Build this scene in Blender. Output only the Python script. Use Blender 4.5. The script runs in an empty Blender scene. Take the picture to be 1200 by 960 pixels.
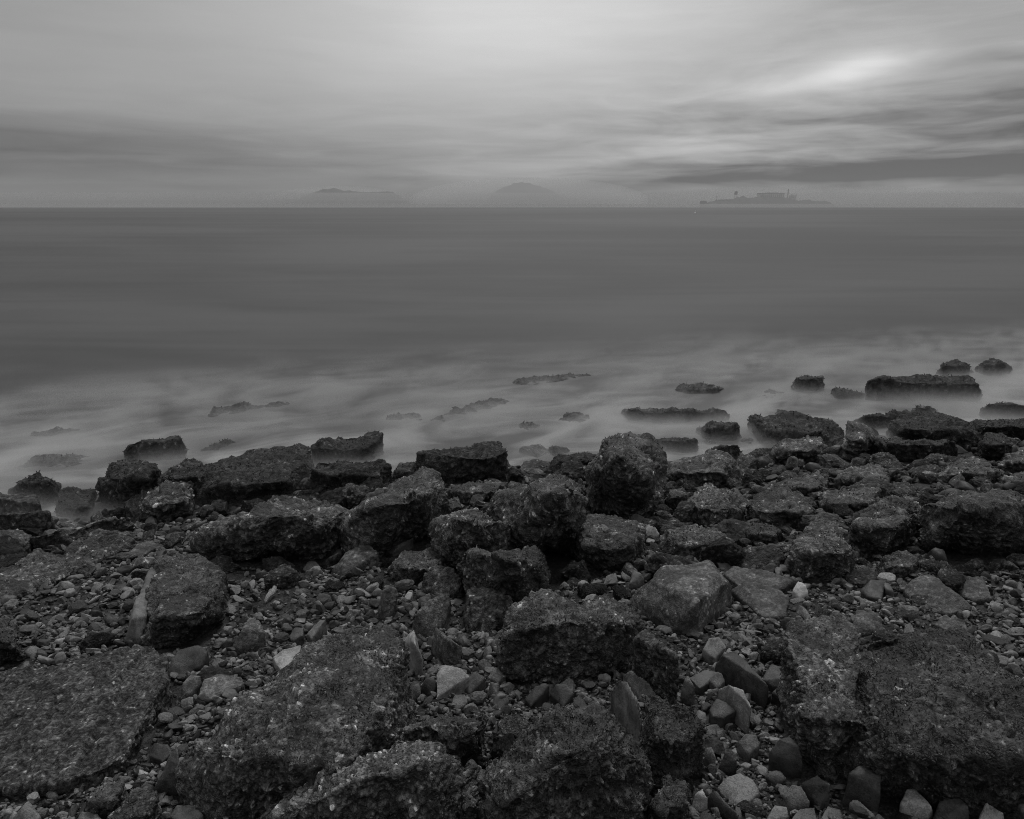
import bpy, bmesh, math, random
import numpy as np

SC = bpy.context.scene
COL = SC.collection
random.seed(7)
R = math.radians

# ------------------------------------------------------------------ camera
EYE = 3.0
PITCH = math.atan(0.2975)
CP, SP = math.cos(PITCH), math.sin(PITCH)
cam_d = bpy.data.cameras.new('camera')
cam_d.sensor_width = 36.0
cam_d.lens = 24.0
cam_d.clip_start = 0.05
cam_d.clip_end = 60000.0
cam = bpy.data.objects.new('camera', cam_d)
COL.objects.link(cam)
cam.location = (0, 0, EYE)
cam.rotation_euler = (math.pi / 2 - PITCH, 0, 0)
SC.camera = cam
SC.view_settings.view_transform = 'Standard'
SC.view_settings.look = 'None'
SC.view_settings.exposure = 0.0
SC.view_settings.gamma = 1.0
SC.cycles.use_denoising = True
SC.cycles.denoising_prefilter = 'NONE'
SC.cycles.filter_width = 1.0
SC.cycles.max_bounces = 8
SC.cycles.diffuse_bounces = 3
SC.cycles.glossy_bounces = 2
SC.cycles.volume_bounces = 2
SC.cycles.transparent_max_bounces = 8
SC.cycles.volume_step_rate = 1.0
SC.cycles.volume_max_steps = 128

# ------------------------------------------------------------------ node helper
class N:
    def __init__(self, nt):
        self.nt = nt
    def new(self, t, **kw):
        n = self.nt.nodes.new(t)
        for k, v in kw.items():
            setattr(n, k, v)
        return n
    def link(self, a, b):
        self.nt.links.new(a, b)
    def put(self, sock, v):
        if isinstance(v, bpy.types.NodeSocket):
            self.link(v, sock)
        else:
            sock.default_value = v
    def m(self, op, a, b=0.0, c=0.0, clamp=False):
        n = self.new('ShaderNodeMath', operation=op)
        n.use_clamp = clamp
        for s, v in zip(n.inputs, (a, b, c)):
            self.put(s, v)
        return n.outputs[0]
    def rng(self, v, a, b, c, d, smooth=True):
        n = self.new('ShaderNodeMapRange')
        n.interpolation_type = 'SMOOTHSTEP' if smooth else 'LINEAR'
        for k, x in zip(('Value', 'From Min', 'From Max', 'To Min', 'To Max'), (v, a, b, c, d)):
            self.put(n.inputs[k], x)
        return n.outputs[0]
    def noise(self, vec, scale, detail=4.0, rough=0.55, dist=0.0):
        n = self.new('ShaderNodeTexNoise')
        self.link(vec, n.inputs['Vector'])
        n.inputs['Scale'].default_value = scale
        n.inputs['Detail'].default_value = detail
        n.inputs['Roughness'].default_value = rough
        n.inputs['Distortion'].default_value = dist
        return n.outputs['Fac']
    def voro(self, vec, scale, feature='F1'):
        n = self.new('ShaderNodeTexVoronoi', feature=feature)
        self.link(vec, n.inputs['Vector'])
        n.inputs['Scale'].default_value = scale
        return n
    def xyz(self, x, y, z):
        n = self.new('ShaderNodeCombineXYZ')
        for s, v in zip(n.inputs, (x, y, z)):
            self.put(s, v)
        return n.outputs[0]
    def sep(self, v):
        n = self.new('ShaderNodeSeparateXYZ')
        self.link(v, n.inputs[0])
        return n.outputs
    def grey(self, v):
        n = self.new('ShaderNodeCombineColor')
        for s in n.inputs:
            self.put(s, v)
        return n.outputs[0]

# ------------------------------------------------------------------ sky: grey overcast, clouds drawn out by wind
SUN_EL, SUN_AZ = R(60), R(12)
world = bpy.data.worlds.new('World')
SC.world = world
world.use_nodes = True
wt = world.node_tree
wt.nodes.clear()
g = N(wt)
tc = g.new('ShaderNodeTexCoord')
dx, dy, dz = g.sep(tc.outputs['Generated'])
hyp = g.m('SQRT', g.m('ADD', g.m('MULTIPLY', dx, dx), g.m('MULTIPLY', dy, dy)))
az = g.m('MULTIPLY', g.m('ARCTAN2', dx, dy), 57.2958)
el = g.m('MULTIPLY', g.m('ARCTAN2', dz, hyp), 57.2958)
# gentle wandering of the layers
wv = g.noise(g.xyz(g.m('MULTIPLY', az, 0.05), g.m('MULTIPLY', el, 0.10), 3.1), 1.0, 3.0, 0.5)
elw = g.m('ADD', el, g.m('MULTIPLY', g.m('SUBTRACT', wv, 0.5), 1.3))
azw = g.m('ADD', az, g.m('MULTIPLY', g.m('SUBTRACT', g.noise(g.xyz(g.m('MULTIPLY', az, 0.07), g.m('MULTIPLY', el, 0.3), 8.7), 1.0, 2.0), 0.5), 7.0))
def blob(a0, e0, sa, se, amp, tilt=0.0, warp=True):
    A = azw if warp else az
    E = elw if warp else el
    u = g.m('DIVIDE', g.m('SUBTRACT', A, a0), sa)
    v = g.m('DIVIDE', g.m('SUBTRACT', g.m('SUBTRACT', E, e0), g.m('MULTIPLY', g.m('SUBTRACT', A, a0), tilt)), se)
    q = g.m('ADD', g.m('MULTIPLY', u, u), g.m('MULTIPLY', v, v))
    return g.m('MULTIPLY', g.m('EXPONENT', g.m('MULTIPLY', q, -1.0)), amp)
base = 0.255
SKY_BLOBS = [
    # az, el, width, height, amount, tilt
    (1, 14.0, 18, 6.5, 0.26, 0), (-42, 13.0, 14, 5.0, -0.05, 0), (-34, 3.2, 24, 2.9, -0.19, 0),
    (36, 5.4, 12, 3.2, -0.155, 0), (38, 4.3, 7, 0.5, -0.09, 0), (29, 2.35, 13, 0.85, -0.34, 0.01), (13, 1.75, 8, 0.42, -0.13, 0.03), (36, 0.7, 14, 0.8, -0.08, 0),
    (15, 4.2, 3.2, 0.5, 0.12, 0), (22.5, 8.8, 5.2, 1.4, 0.14, 0.02), (23.8, 9.1, 3.2, 0.75, 0.17, 0.02), (20.0, 8.3, 2.2, 0.45, 0.08, 0.0), (38, 14.5, 4, 2, 0.12, 0),
    (36, 9.4, 4.5, 0.35, 0.09, 0), (-8, 2.0, 5, 0.3, -0.06, 0), (10, 1.6, 1.6, 0.3, 0.08, 0), (0, 0.7, 40, 0.9, -0.03, 0),
]
tot = None
for a0, e0, sa, se, am, tl in SKY_BLOBS:
    b = blob(a0, e0, sa, se, am, tl)
    tot = b if tot is None else g.m('ADD', tot, b)
# streaks, finer towards the horizon, stronger to the east
st = g.noise(g.xyz(g.m('MULTIPLY', azw, 0.055), g.m('MULTIPLY', elw, 0.42), 0.7), 1.0, 5.0, 0.55, 0.6)
st2 = g.noise(g.xyz(g.m('MULTIPLY', azw, 0.12), g.m('MULTIPLY', elw, 1.25), 5.7), 1.0, 4.0, 0.5, 0.5)
samp = g.m('ADD', g.m('MULTIPLY', g.rng(az, -10, 30, 0.05, 0.28), g.rng(el, 4.0, 16.0, 1.0, 0.45)), 0.0)
streak = g.m('ADD', g.m('MULTIPLY', g.m('SUBTRACT', st, 0.5), samp),
             g.m('MULTIPLY', g.m('MULTIPLY', g.m('SUBTRACT', st2, 0.5), g.rng(el, 2.0, 9.0, 0.42, 0.08)), g.rng(az, -30, 25, 0.35, 1.0)))
lumps = g.noise(g.xyz(g.m('MULTIPLY', az, 0.12), g.m('MULTIPLY', el, 0.55), 2.9), 1.0, 4.0, 0.5, 0.9)
streak = g.m('ADD', streak, g.m('MULTIPLY', g.m('SUBTRACT', lumps, 0.5), g.m('MULTIPLY', g.rng(az, -4, 22, 0.05, 0.42), g.rng(el, 6.0, 12.0, 1.0, 0.3))))
lum = g.m('ADD', g.m('ADD', tot, base), streak)
lum = g.m('ADD', lum, g.rng(el, 17, 40, 0.0, 0.20))
lum = g.m('MAXIMUM', lum, 0.03)
lum = g.m('MULTIPLY', lum, g.rng(el, -6, 0, 0.35, 1.0))
bg1 = g.new('ShaderNodeBackground')
g.link(g.grey(lum), bg1.inputs['Color'])
bg1.inputs['Strength'].default_value = 1.25
sky = g.new('ShaderNodeTexSky', sky_type='NISHITA')
sky.sun_disc = False
sky.sun_elevation = SUN_EL
sky.sun_rotation = SUN_AZ
bw = g.new('ShaderNodeRGBToBW')
g.link(sky.outputs[0], bw.inputs[0])
bg2 = g.new('ShaderNodeBackground')
g.link(g.grey(g.m('MULTIPLY', bw.outputs[0], 0.12)), bg2.inputs['Color'])
bg2.inputs['Strength'].default_value = 0.10
add = g.new('ShaderNodeAddShader')
g.link(bg1.outputs[0], add.inputs[0])
g.link(bg2.outputs[0], add.inputs[1])
wo = g.new('ShaderNodeOutputWorld')
g.link(add.outputs[0], wo.inputs['Surface'])

sun_d = bpy.data.lights.new('sun', 'SUN')
sun_d.energy = 1.5
sun_d.angle = R(14)
sun_d.color = (1, 1, 1)
sun = bpy.data.objects.new('sun', sun_d)
COL.objects.link(sun)
sun.rotation_euler = (R(90) - SUN_EL, 0, math.pi - SUN_AZ)

# ------------------------------------------------------------------ places
def bank(x, y):
    # a bar of shingle behind the weed slabs
    t = np.clip((x + 3.4) / 2.9, 0, 1)
    ddx, ddy = x - (-3.4 + 2.9 * t), y - (6.62 + 0.62 * t)
    return 0.16 * np.exp(-(ddx * ddx + ddy * ddy) / 0.30)
def seabed(x, y):
    s = (7.3 + 0.24 * x - y) * 0.972
    return np.where(s > 0, 0.2 * s, np.maximum(0.16 * s, -0.9)) + bank(x, y)
def ground_h(x, y):
    s = (7.3 + 0.24 * x - y) * 0.972
    return max(0.2 * s if s > -0.1 else -0.02, float(seabed(x, y)))
def ray(px, py):
    xc, yc = (px - 600) / 800.0, (480 - py) / 800.0
    return xc, CP + yc * SP, -SP + yc * CP
def at(px, py, h=0.0):
    """the point of the shore (or of a level h above it) seen at a place of the picture"""
    rx, ry, rz = ray(px, py)
    a, b = 0.3, 90.0
    for _ in range(44):
        t = 0.5 * (a + b)
        if EYE + t * rz > ground_h(t * rx, t * ry) + h:
            a = t
        else:
            b = t
    return t * rx, t * ry, EYE + t * rz
def depth(p):
    return p[1] * CP - (p[2] - EYE) * SP
def pix(x, y, z):
    d = y * CP - (z - EYE) * SP
    v = y * SP + (z - EYE) * CP
    return 600 + 800 * x / d, 480 - 800 * v / d, d

# ------------------------------------------------------------------ noise
_rs = np.random.RandomState(11)
_G = _rs.normal(size=(4096, 3)).astype(np.float32)
_G /= np.linalg.norm(_G, axis=1)[:, None]
def perlin(p, seed=0):
    p = np.asarray(p, np.float32)
    i = np.floor(p).astype(np.int64)
    f = p - i
    w = f * f * f * (f * (f * 6 - 15) + 10)
    out = np.zeros(len(p), np.float32)
    for cx in (0, 1):
        for cy in (0, 1):
            for cz in (0, 1):
                h = ((i[:, 0] + cx) * 73856093) ^ ((i[:, 1] + cy) * 19349663) ^ ((i[:, 2] + cz) * 83492791) ^ (seed * 2654435761)
                h ^= h >> 13
                gr = _G[(h * 1274126177 >> 7) & 4095]
                dd = gr[:, 0] * (f[:, 0] - cx) + gr[:, 1] * (f[:, 1] - cy) + gr[:, 2] * (f[:, 2] - cz)
                wt_ = (w[:, 0] if cx else 1 - w[:, 0]) * (w[:, 1] if cy else 1 - w[:, 1]) * (w[:, 2] if cz else 1 - w[:, 2])
                out += dd * wt_
    return out

def cells(p, seed=0):
    """nearest-cell distance and that cell's random number"""
    p = np.asarray(p, np.float32)
    i = np.floor(p).astype(np.int64)
    best = np.full(len(p), 9.0, np.float32)
    rnd = np.zeros(len(p), np.float32)
    for a in (-1, 0, 1):
        for b in (-1, 0, 1):
            for c in (-1, 0, 1):
                x, y, z = i[:, 0] + a, i[:, 1] + b, i[:, 2] + c
                h = (x * 73856093) ^ (y * 19349663) ^ (z * 83492791) ^ (seed * 2654435761)
                h ^= h >> 13
                h = (h * 1274126177) & 0x7fffffff
                h ^= h >> 11
                d = ((x + (h & 255) / 255.0 - p[:, 0]) ** 2 + (y + ((h >> 8) & 255) / 255.0 - p[:, 1]) ** 2 + (z + ((h >> 16) & 255) / 255.0 - p[:, 2]) ** 2).astype(np.float32)
                k = d < best
                best = np.where(k, d, best)
                rnd = np.where(k, ((h >> 5) & 1023) / 1023.0, rnd)
    return np.sqrt(best), rnd.astype(np.float32)

# ------------------------------------------------------------------ mesh helpers
def np_mesh(name, v, faces_list):
    """faces_list: list of int arrays (n,k)"""
    me = bpy.data.meshes.new(name)
    v = np.ascontiguousarray(v, np.float32)
    me.vertices.add(len(v))
    me.vertices.foreach_set('co', v.ravel())
    idx = np.concatenate([f.ravel() for f in faces_list]).astype(np.int32)
    tot_ = np.concatenate([np.full(len(f), f.shape[1], np.int32) for f in faces_list])
    start = np.concatenate([[0], np.cumsum(tot_)[:-1]]).astype(np.int32)
    me.loops.add(len(idx))
    me.loops.foreach_set('vertex_index', idx)
    me.polygons.add(len(tot_))
    me.polygons.foreach_set('loop_start', start)
    me.polygons.foreach_set('loop_total', tot_)
    me.update(calc_edges=True)
    me.validate()
    return me
def get_co(me):
    a = np.empty(len(me.vertices) * 3, np.float32)
    me.vertices.foreach_get('co', a)
    return a.reshape(-1, 3)
def set_co(me, v):
    me.vertices.foreach_set('co', np.ascontiguousarray(v, np.float32).ravel())
    me.update()
def get_no(me):
    a = np.empty(len(me.vertices) * 3, np.float32)
    me.vertex_normals.foreach_get('vector', a)
    return a.reshape(-1, 3)
def relax(me, v, n, k=0.5):
    e = np.empty(len(me.edges) * 2, np.int32)
    me.edges.foreach_get('vertices', e)
    e = e.reshape(-1, 2)
    a = np.concatenate([e[:, 0], e[:, 1]])
    b = np.concatenate([e[:, 1], e[:, 0]])
    cnt = np.maximum(np.bincount(a, minlength=len(v)), 1)
    for _ in range(n):
        s = np.stack([np.bincount(a, weights=v[b, c], minlength=len(v)) for c in range(3)], 1)
        v = v + k * (s / cnt[:, None] - v)
    return v.astype(np.float32)
def link(name, me, mat, parent=None):
    o = bpy.data.objects.new(name, me)
    COL.objects.link(o)
    if mat is not None and not me.materials:
        me.materials.append(mat)
    if parent is not None:
        o.parent = parent
    return o
def tag(o, label=None, cat=None, group=None, kind=None):
    for k, v in (('label', label), ('category', cat), ('group', group), ('kind', kind)):
        if v:
            o[k] = v
    return o
def bm_mesh(name, bm):
    me = bpy.data.meshes.new(name)
    bm.to_mesh(me)
    bm.free()
    return me

# ------------------------------------------------------------------ materials
def rock_mat(name, lo, hi, scale=9.0, speck=0.0, speck_col=0.3, rough=(0.45, 0.8), bump=0.5, fine=160.0, dark_patch=0.0, spec=0.35, bumpd=0.006, tone=None):
    mt = bpy.data.materials.new(name)
    mt.use_nodes = True
    q = N(mt.node_tree)
    bs = mt.node_tree.nodes['Principled BSDF']
    tcn = q.new('ShaderNodeTexCoord')
    oi = q.new('ShaderNodeObjectInfo')
    off = q.m('MULTIPLY', oi.outputs['Random'], 37.0)
    va = q.new('ShaderNodeVectorMath', operation='ADD')
    q.link(tcn.outputs['Object'], va.inputs[0])
    q.link(q.xyz(off, q.m('MULTIPLY', off, 0.7), 0.0), va.inputs[1])
    P = va.outputs[0]
    n1 = q.noise(P, scale, 6.0, 0.62, 0.3)
    n2 = q.noise(P, fine, 3.0, 0.6)
    n3 = q.noise(P, scale * 4.3, 4.0, 0.6, 0.5)
    mixv = q.m('ADD', q.m('MULTIPLY', n1, 0.36), q.m('ADD', q.m('MULTIPLY', n2, 0.34), q.m('MULTIPLY', n3, 0.30)))
    col = q.rng(mixv, 0.42, 0.58, lo, hi)
    col = q.m('MULTIPLY', col, q.rng(oi.outputs['Random'], 0, 1, 0.75, 1.3, False))
    if dark_patch > 0:
        pt = q.noise(P, scale * 0.4, 9.0, 0.70, 0.8)
        col = q.m('MULTIPLY', col, q.rng(pt, 0.47, 0.53, 1.0, 1.0 - dark_patch))
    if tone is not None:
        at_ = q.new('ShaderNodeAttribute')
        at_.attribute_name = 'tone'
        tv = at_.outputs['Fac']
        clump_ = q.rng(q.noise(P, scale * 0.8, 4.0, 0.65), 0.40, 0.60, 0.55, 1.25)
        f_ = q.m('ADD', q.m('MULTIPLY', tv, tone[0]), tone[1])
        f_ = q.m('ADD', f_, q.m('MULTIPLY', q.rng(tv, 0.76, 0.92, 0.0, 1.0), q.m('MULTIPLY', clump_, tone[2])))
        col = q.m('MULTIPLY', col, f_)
    if speck > 0:
        vo = q.voro(P, 95.0)
        near = q.rng(vo.outputs['Distance'], 0.16, 0.34, 1.0, 0.0)
        csep = q.new('ShaderNodeSeparateColor')
        q.link(vo.outputs['Color'], csep.inputs[0])
        pick = q.rng(csep.outputs[0], 0.72, 0.80, 0.0, 1.0)
        clump = q.rng(q.noise(P, scale * 1.3, 3.0, 0.6), 0.44, 0.62, 0.0, 1.0)
        k = q.m('MULTIPLY', q.m('MULTIPLY', near, pick), q.m('MULTIPLY', clump, speck))
        mx = q.new('ShaderNodeMix')
        mx.data_type = 'FLOAT'
        q.put(mx.inputs[0], k)
        q.put(mx.inputs[2], col)
        q.put(mx.inputs[3], speck_col)
        col = mx.outputs[0]
    q.link(q.grey(col), bs.inputs['Base Color'])
    q.link(q.rng(n3, 0.35, 0.65, rough[0], rough[1]), bs.inputs['Roughness'])
    bs.inputs['Specular IOR Level'].default_value = spec
    bp = q.new('ShaderNodeBump')
    bp.inputs['Strength'].default_value = bump
    bp.inputs['Distance'].default_value = bumpd
    hgt = q.m('ADD', q.m('MULTIPLY', n2, 0.6), q.m('MULTIPLY', n3, 0.8))
    q.link(hgt, bp.inputs['Height'])
    q.link(bp.outputs[0], bs.inputs['Normal'])
    return mt
M = {
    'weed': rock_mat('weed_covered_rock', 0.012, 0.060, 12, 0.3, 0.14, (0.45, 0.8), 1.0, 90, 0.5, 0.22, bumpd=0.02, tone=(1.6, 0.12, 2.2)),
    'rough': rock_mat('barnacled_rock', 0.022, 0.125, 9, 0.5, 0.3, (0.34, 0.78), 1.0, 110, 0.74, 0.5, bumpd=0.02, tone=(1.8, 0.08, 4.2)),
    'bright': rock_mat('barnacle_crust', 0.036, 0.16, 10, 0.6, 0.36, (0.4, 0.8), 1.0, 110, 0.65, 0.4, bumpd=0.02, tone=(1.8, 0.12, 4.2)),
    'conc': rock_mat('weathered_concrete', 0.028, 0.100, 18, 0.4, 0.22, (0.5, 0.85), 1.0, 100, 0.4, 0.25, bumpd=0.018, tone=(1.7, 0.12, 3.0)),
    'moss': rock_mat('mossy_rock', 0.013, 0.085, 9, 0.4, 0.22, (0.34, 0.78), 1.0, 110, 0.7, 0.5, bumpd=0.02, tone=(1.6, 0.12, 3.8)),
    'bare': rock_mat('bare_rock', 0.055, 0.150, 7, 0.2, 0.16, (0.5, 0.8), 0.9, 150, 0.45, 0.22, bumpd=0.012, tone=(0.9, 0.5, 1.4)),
    'stone0': rock_mat('dark_stone', 0.026, 0.070, 10, 0, 0.3, (0.4, 0.65), 0.6, 220, 0.3, 0.3, bumpd=0.005),
    'stone1': rock_mat('grey_stone', 0.068, 0.185, 10, 0, 0.3, (0.45, 0.75), 0.6, 220, 0.35, 0.28, bumpd=0.005),
    'stone2': rock_mat('light_stone', 0.15, 0.32, 11, 0, 0.3, (0.5, 0.8), 0.6, 220, 0.3, 0.25, bumpd=0.005),
    'stone3': rock_mat('pale_stone', 0.24, 0.42, 11, 0, 0.3, (0.5, 0.8), 0.5, 220, 0.2, 0.25, bumpd=0.004),
    'weedleaf': rock_mat('wet_seaweed', 0.006, 0.028, 40, 0, 0.3, (0.4, 0.65), 0.3, 240, 0, 0.3, bumpd=0.002),
    'barn': rock_mat('barnacle_shell', 0.03, 0.15, 90, 0, 0.3, (0.6, 0.9), 0.3, 300, 0.4, 0.2, bumpd=0.002),
    'ground': rock_mat('wet_grit', 0.010, 0.045, 12, 0.7, 0.16, (0.5, 0.85), 1.0, 60, 0.4, 0.2, bumpd=0.02),
}
# ------------------------------------------------------------------ the shore ground and the sea
rsg = np.random.RandomState(5)
gx = np.arange(-11.0, 15.01, 0.06)
gy = np.arange(-0.6, 16.01, 0.06)
GX, GY = np.meshgrid(gx, gy)
P0 = np.stack([GX.ravel(), GY.ravel(), np.zeros(GX.size)], 1)
GZ = seabed(P0[:, 0], P0[:, 1]) + 0.06 * perlin(P0 / 0.7, 1) + 0.03 * perlin(P0 / 0.25, 2) + 0.012 * perlin(P0 / 0.11, 3) - 0.02
def grid_faces(nx, ny):
    i = np.arange(nx - 1)[None, :] + np.arange(ny - 1)[:, None] * nx
    i = i.ravel()
    return np.stack([i, i + 1, i + nx + 1, i + nx], 1)
me = np_mesh('ground', np.stack([P0[:, 0], P0[:, 1], GZ], 1), [grid_faces(len(gx), len(gy))])
me.shade_smooth()
tag(link('ground', me, M['ground']), kind='structure', label='dark wet gritty ground of the rocky shore between the boulders')
def ground_at(x, y):
    ix = np.clip(np.rint((np.asarray(x) - gx[0]) / 0.06).astype(int), 0, len(gx) - 1)
    iy = np.clip(np.rint((np.asarray(y) - gy[0]) / 0.06).astype(int), 0, len(gy) - 1)
    return GZ.reshape(GX.shape)[iy, ix]

def axis_pts(lo, hi, step, far, k=1.5):
    a = list(np.arange(lo, hi + 1e-6, step))
    s, v = step, hi
    while v < far:
        s *= k
        v += s
        a.append(min(v, far))
    s, v, pre = step, lo, []
    while v > -far:
        s *= k
        v -= s
        pre.append(max(v, -far))
    return np.array(pre[::-1] + a)
sx = axis_pts(-20, 20, 2.0, 12000)
sy = axis_pts(0, 30, 2.0, 12000)
sy = sy[sy > 1.5]
sy = np.concatenate([[1.5], sy])
SX, SY = np.meshgrid(sx, sy)
sea_me = np_mesh('sea', np.stack([SX.ravel(), SY.ravel(), np.zeros(SX.size)], 1), [grid_faces(len(sx), len(sy))])
mt = bpy.data.materials.new('calm_sea_water')
mt.use_nodes = True
q = N(mt.node_tree)
bs = mt.node_tree.nodes['Principled BSDF']
geo = q.new('ShaderNodeNewGeometry')
X, Y, Z = q.sep(geo.outputs['Position'])
# distance out from the waterline, and along it
S = q.m('MULTIPLY', q.m('SUBTRACT', q.m('SUBTRACT', Y, 7.3), q.m('MULTIPLY', X, 0.24)), 0.972)
ca, sa = math.cos(R(24)), math.sin(R(24))
U = q.m('ADD', q.m('MULTIPLY', X, ca), q.m('MULTIPLY', Y, sa))
V = q.m('SUBTRACT', q.m('MULTIPLY', Y, ca), q.m('MULTIPLY', X, sa))
SN = q.m('ADD', S, q.m('MULTIPLY', q.m('SUBTRACT', q.noise(q.xyz(q.m('MULTIPLY', U, 0.16), q.m('MULTIPLY', V, 0.30), 4.0), 1.0, 3.0, 0.5, 0.5), 0.5), 6.0))
swirl = q.noise(q.xyz(q.m('MULTIPLY', U, 0.50), q.m('MULTIPLY', V, 0.95), 0.0), 1.0, 5.0, 0.55, 1.8)
foam = q.m('MULTIPLY', q.rng(swirl, 0.38, 0.66, 0.02, 1.1), q.m('POWER', q.rng(SN, -0.5, 8.5, 1.0, 0.0, False), 2.0))
LY = q.m('LOGARITHM', q.m('MAXIMUM', Y, 2.0), 2.0)
lx = q.m('DIVIDE', X, q.m('MAXIMUM', Y, 2.0))
band = q.noise(q.xyz(q.m('MULTIPLY', lx, 1.6), q.m('MULTIPLY', LY, 1.3), 2.0), 1.0, 4.0, 0.55, 0.4)
band2 = q.noise(q.xyz(q.m('MULTIPLY', lx, 1.1), q.m('MULTIPLY', LY, 5.0), 6.0), 1.0, 4.0, 0.6, 0.6)
deep = q.rng(q.m('ADD', q.m('MULTIPLY', band, 0.6), q.m('MULTIPLY', band2, 0.4)), 0.36, 0.64, 0.043, 0.070)
base_c = q.m('ADD', deep, q.m('MULTIPLY', foam, 0.21))
q.link(q.grey(base_c), bs.inputs['Base Color'])
bs.inputs['Roughness'].default_value = 0.55
bs.inputs['Specular IOR Level'].default_value = 0.17
sea = link('sea', sea_me, mt)
tag(sea, kind='structure', label='smooth grey sea blurred milky along the rocks')

# haze over everything, sky outside
def vol_box(name, lo, hi):
    bm = bmesh.new()
    bmesh.ops.create_cube(bm, size=1.0)
    for v in bm.verts:
        for c in range(3):
            v.co[c] = (lo[c] + hi[c]) / 2 + v.co[c] * (hi[c] - lo[c])
    return bm_mesh(name, bm)
mt = bpy.data.materials.new('sea_haze')
mt.use_nodes = True
mt.node_tree.nodes.clear()
q = N(mt.node_tree)
pv = q.new('ShaderNodeVolumePrincipled')
pv.inputs['Color'].default_value = (0.54, 0.54, 0.54, 1)
pv.inputs['Density'].default_value = 0.00020
pv.inputs['Anisotropy'].default_value = 0.0
out = q.new('ShaderNodeOutputMaterial')
q.link(pv.outputs[0], out.inputs['Volume'])
hz = link('haze', vol_box('haze', (-12300, -60, -2.0), (12300, 12300, 108)), mt)
tag(hz, kind='stuff', label='thin sea haze greying the far island and hills')

# two banks of fog lying on the sea before the island and before the hills
def fog(lo, hi, dens, label):
    mt = bpy.data.materials.new('fog')
    mt.use_nodes = True
    mt.node_tree.nodes.clear()
    q = N(mt.node_tree)
    pv = q.new('ShaderNodeVolumePrincipled')
    pv.inputs['Color'].default_value = (0.58, 0.58, 0.58, 1)
    pv.inputs['Density'].default_value = dens
    out = q.new('ShaderNodeOutputMaterial')
    q.link(pv.outputs[0], out.inputs['Volume'])
    tag(link('fog_bank', vol_box('fog_bank', lo, hi), mt), kind='stuff', label=label)
fog((-9000, 1650, 0.02), (9000, 2380, 9.5), 0.0016, 'low bank of sea fog hiding the foot of the island')
for k_, (h_, d_) in enumerate(((15, 0.005), (30, 0.005), (52, 0.005))):
    fog((-9000 - 100 * k_, 2560 + 10 * k_, 0.02 + 0.03 * k_), (9000 + 100 * k_, 2790 + 8 * k_, h_), d_, ('lowest', 'middle', 'highest')[k_] + ' layer of sea fog hiding the feet of the far hills')

def fog_puff(c, rad_, dens, label, alb=0.72):
    bm = bmesh.new()
    bmesh.ops.create_icosphere(bm, subdivisions=5, radius=1.0)
    for v in bm.verts:
        v.co = (v.co.x * rad_[0], v.co.y * rad_[1], v.co.z * rad_[2])
    # flat underside on the water
    for v in bm.verts:
        v.co.z = max(v.co.z, 0.35 - c[2])
    mt = bpy.data.materials.new('fog')
    mt.use_nodes = True
    mt.node_tree.nodes.clear()
    q = N(mt.node_tree)
    pv = q.new('ShaderNodeVolumePrincipled')
    pv.inputs['Color'].default_value = (alb, alb, alb, 1)
    pv.inputs['Density'].default_value = dens
    out = q.new('ShaderNodeOutputMaterial')
    q.link(pv.outputs[0], out.inputs['Volume'])
    o = link('fog_bank', bm_mesh('fog_bank', bm), mt)
    o.location = c
    tag(o, kind='stuff', label=label)
fog_puff((60, 2500, 22), (420, 95, 78), 0.008, 'rounded bank of cloud wrapped round the single-peaked hill', 0.82)
fog_puff((-640, 2640, 8), (300, 95, 68), 0.004, 'thin bank of cloud in front of the long low hill', 0.75)
fog_puff((905, 2150, 2), (620, 170, 62), 0.0016, 'thin veil of fog between the shore and the island')

# surf blurred to a low white mist that lies on the water round the rocks
mt = bpy.data.materials.new('surf_mist')
mt.use_nodes = True
mt.node_tree.nodes.clear()
q = N(mt.node_tree)
geo = q.new('ShaderNodeNewGeometry')
X, Y, Z = q.sep(geo.outputs['Position'])
S = q.m('MULTIPLY', q.m('SUBTRACT', q.m('SUBTRACT', Y, 7.3), q.m('MULTIPLY', X, 0.24)), 0.972)
U = q.m('ADD', q.m('MULTIPLY', X, ca), q.m('MULTIPLY', Y, sa))
V = q.m('SUBTRACT', q.m('MULTIPLY', Y, ca), q.m('MULTIPLY', X, sa))
S0 = S
sw = q.noise(q.xyz(q.m('MULTIPLY', U, 0.55), q.m('MULTIPLY', V, 1.0), 0.0), 1.0, 3.0, 0.5, 1.5)
S = q.m('ADD', S, q.m('MULTIPLY', q.m('SUBTRACT', q.noise(q.xyz(q.m('MULTIPLY', U, 0.16), q.m('MULTIPLY', V, 0.30), 4.0), 1.0, 2.0, 0.5, 0.5), 0.5), 5.0))
fall = q.m('EXPONENT', q.m('MULTIPLY', q.m('MAXIMUM', Z, 0.0), -1.0 / 0.06))
near = q.m('MULTIPLY', q.m('POWER', q.rng(S, -1.0, 8.5, 1.0, 0.0, False), 1.8), q.rng(S0, -0.6, 0.3, 0.0, 1.0))
den = q.m('MULTIPLY', q.m('MULTIPLY', fall, q.rng(sw, 0.36, 0.66, 0.06, 1.15)), q.m('MULTIPLY', near, 12.0))
pv = q.new('ShaderNodeVolumePrincipled')
pv.inputs['Color'].default_value = (0.70, 0.70, 0.70, 1)
q.link(den, pv.inputs['Density'])
out = q.new('ShaderNodeOutputMaterial')
q.link(pv.outputs[0], out.inputs['Volume'])
me = vol_box('surf_mist', (-14, -5.4, 0.004), (16, 5.4, 0.38))
ms = link('surf_mist', me, mt)
ms.location = (0, 11.5, 0)
ms.rotation_euler = (0, 0, math.atan(0.24))
tag(ms, kind='stuff', label='low white surf mist lying on the water round the rocks')
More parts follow.
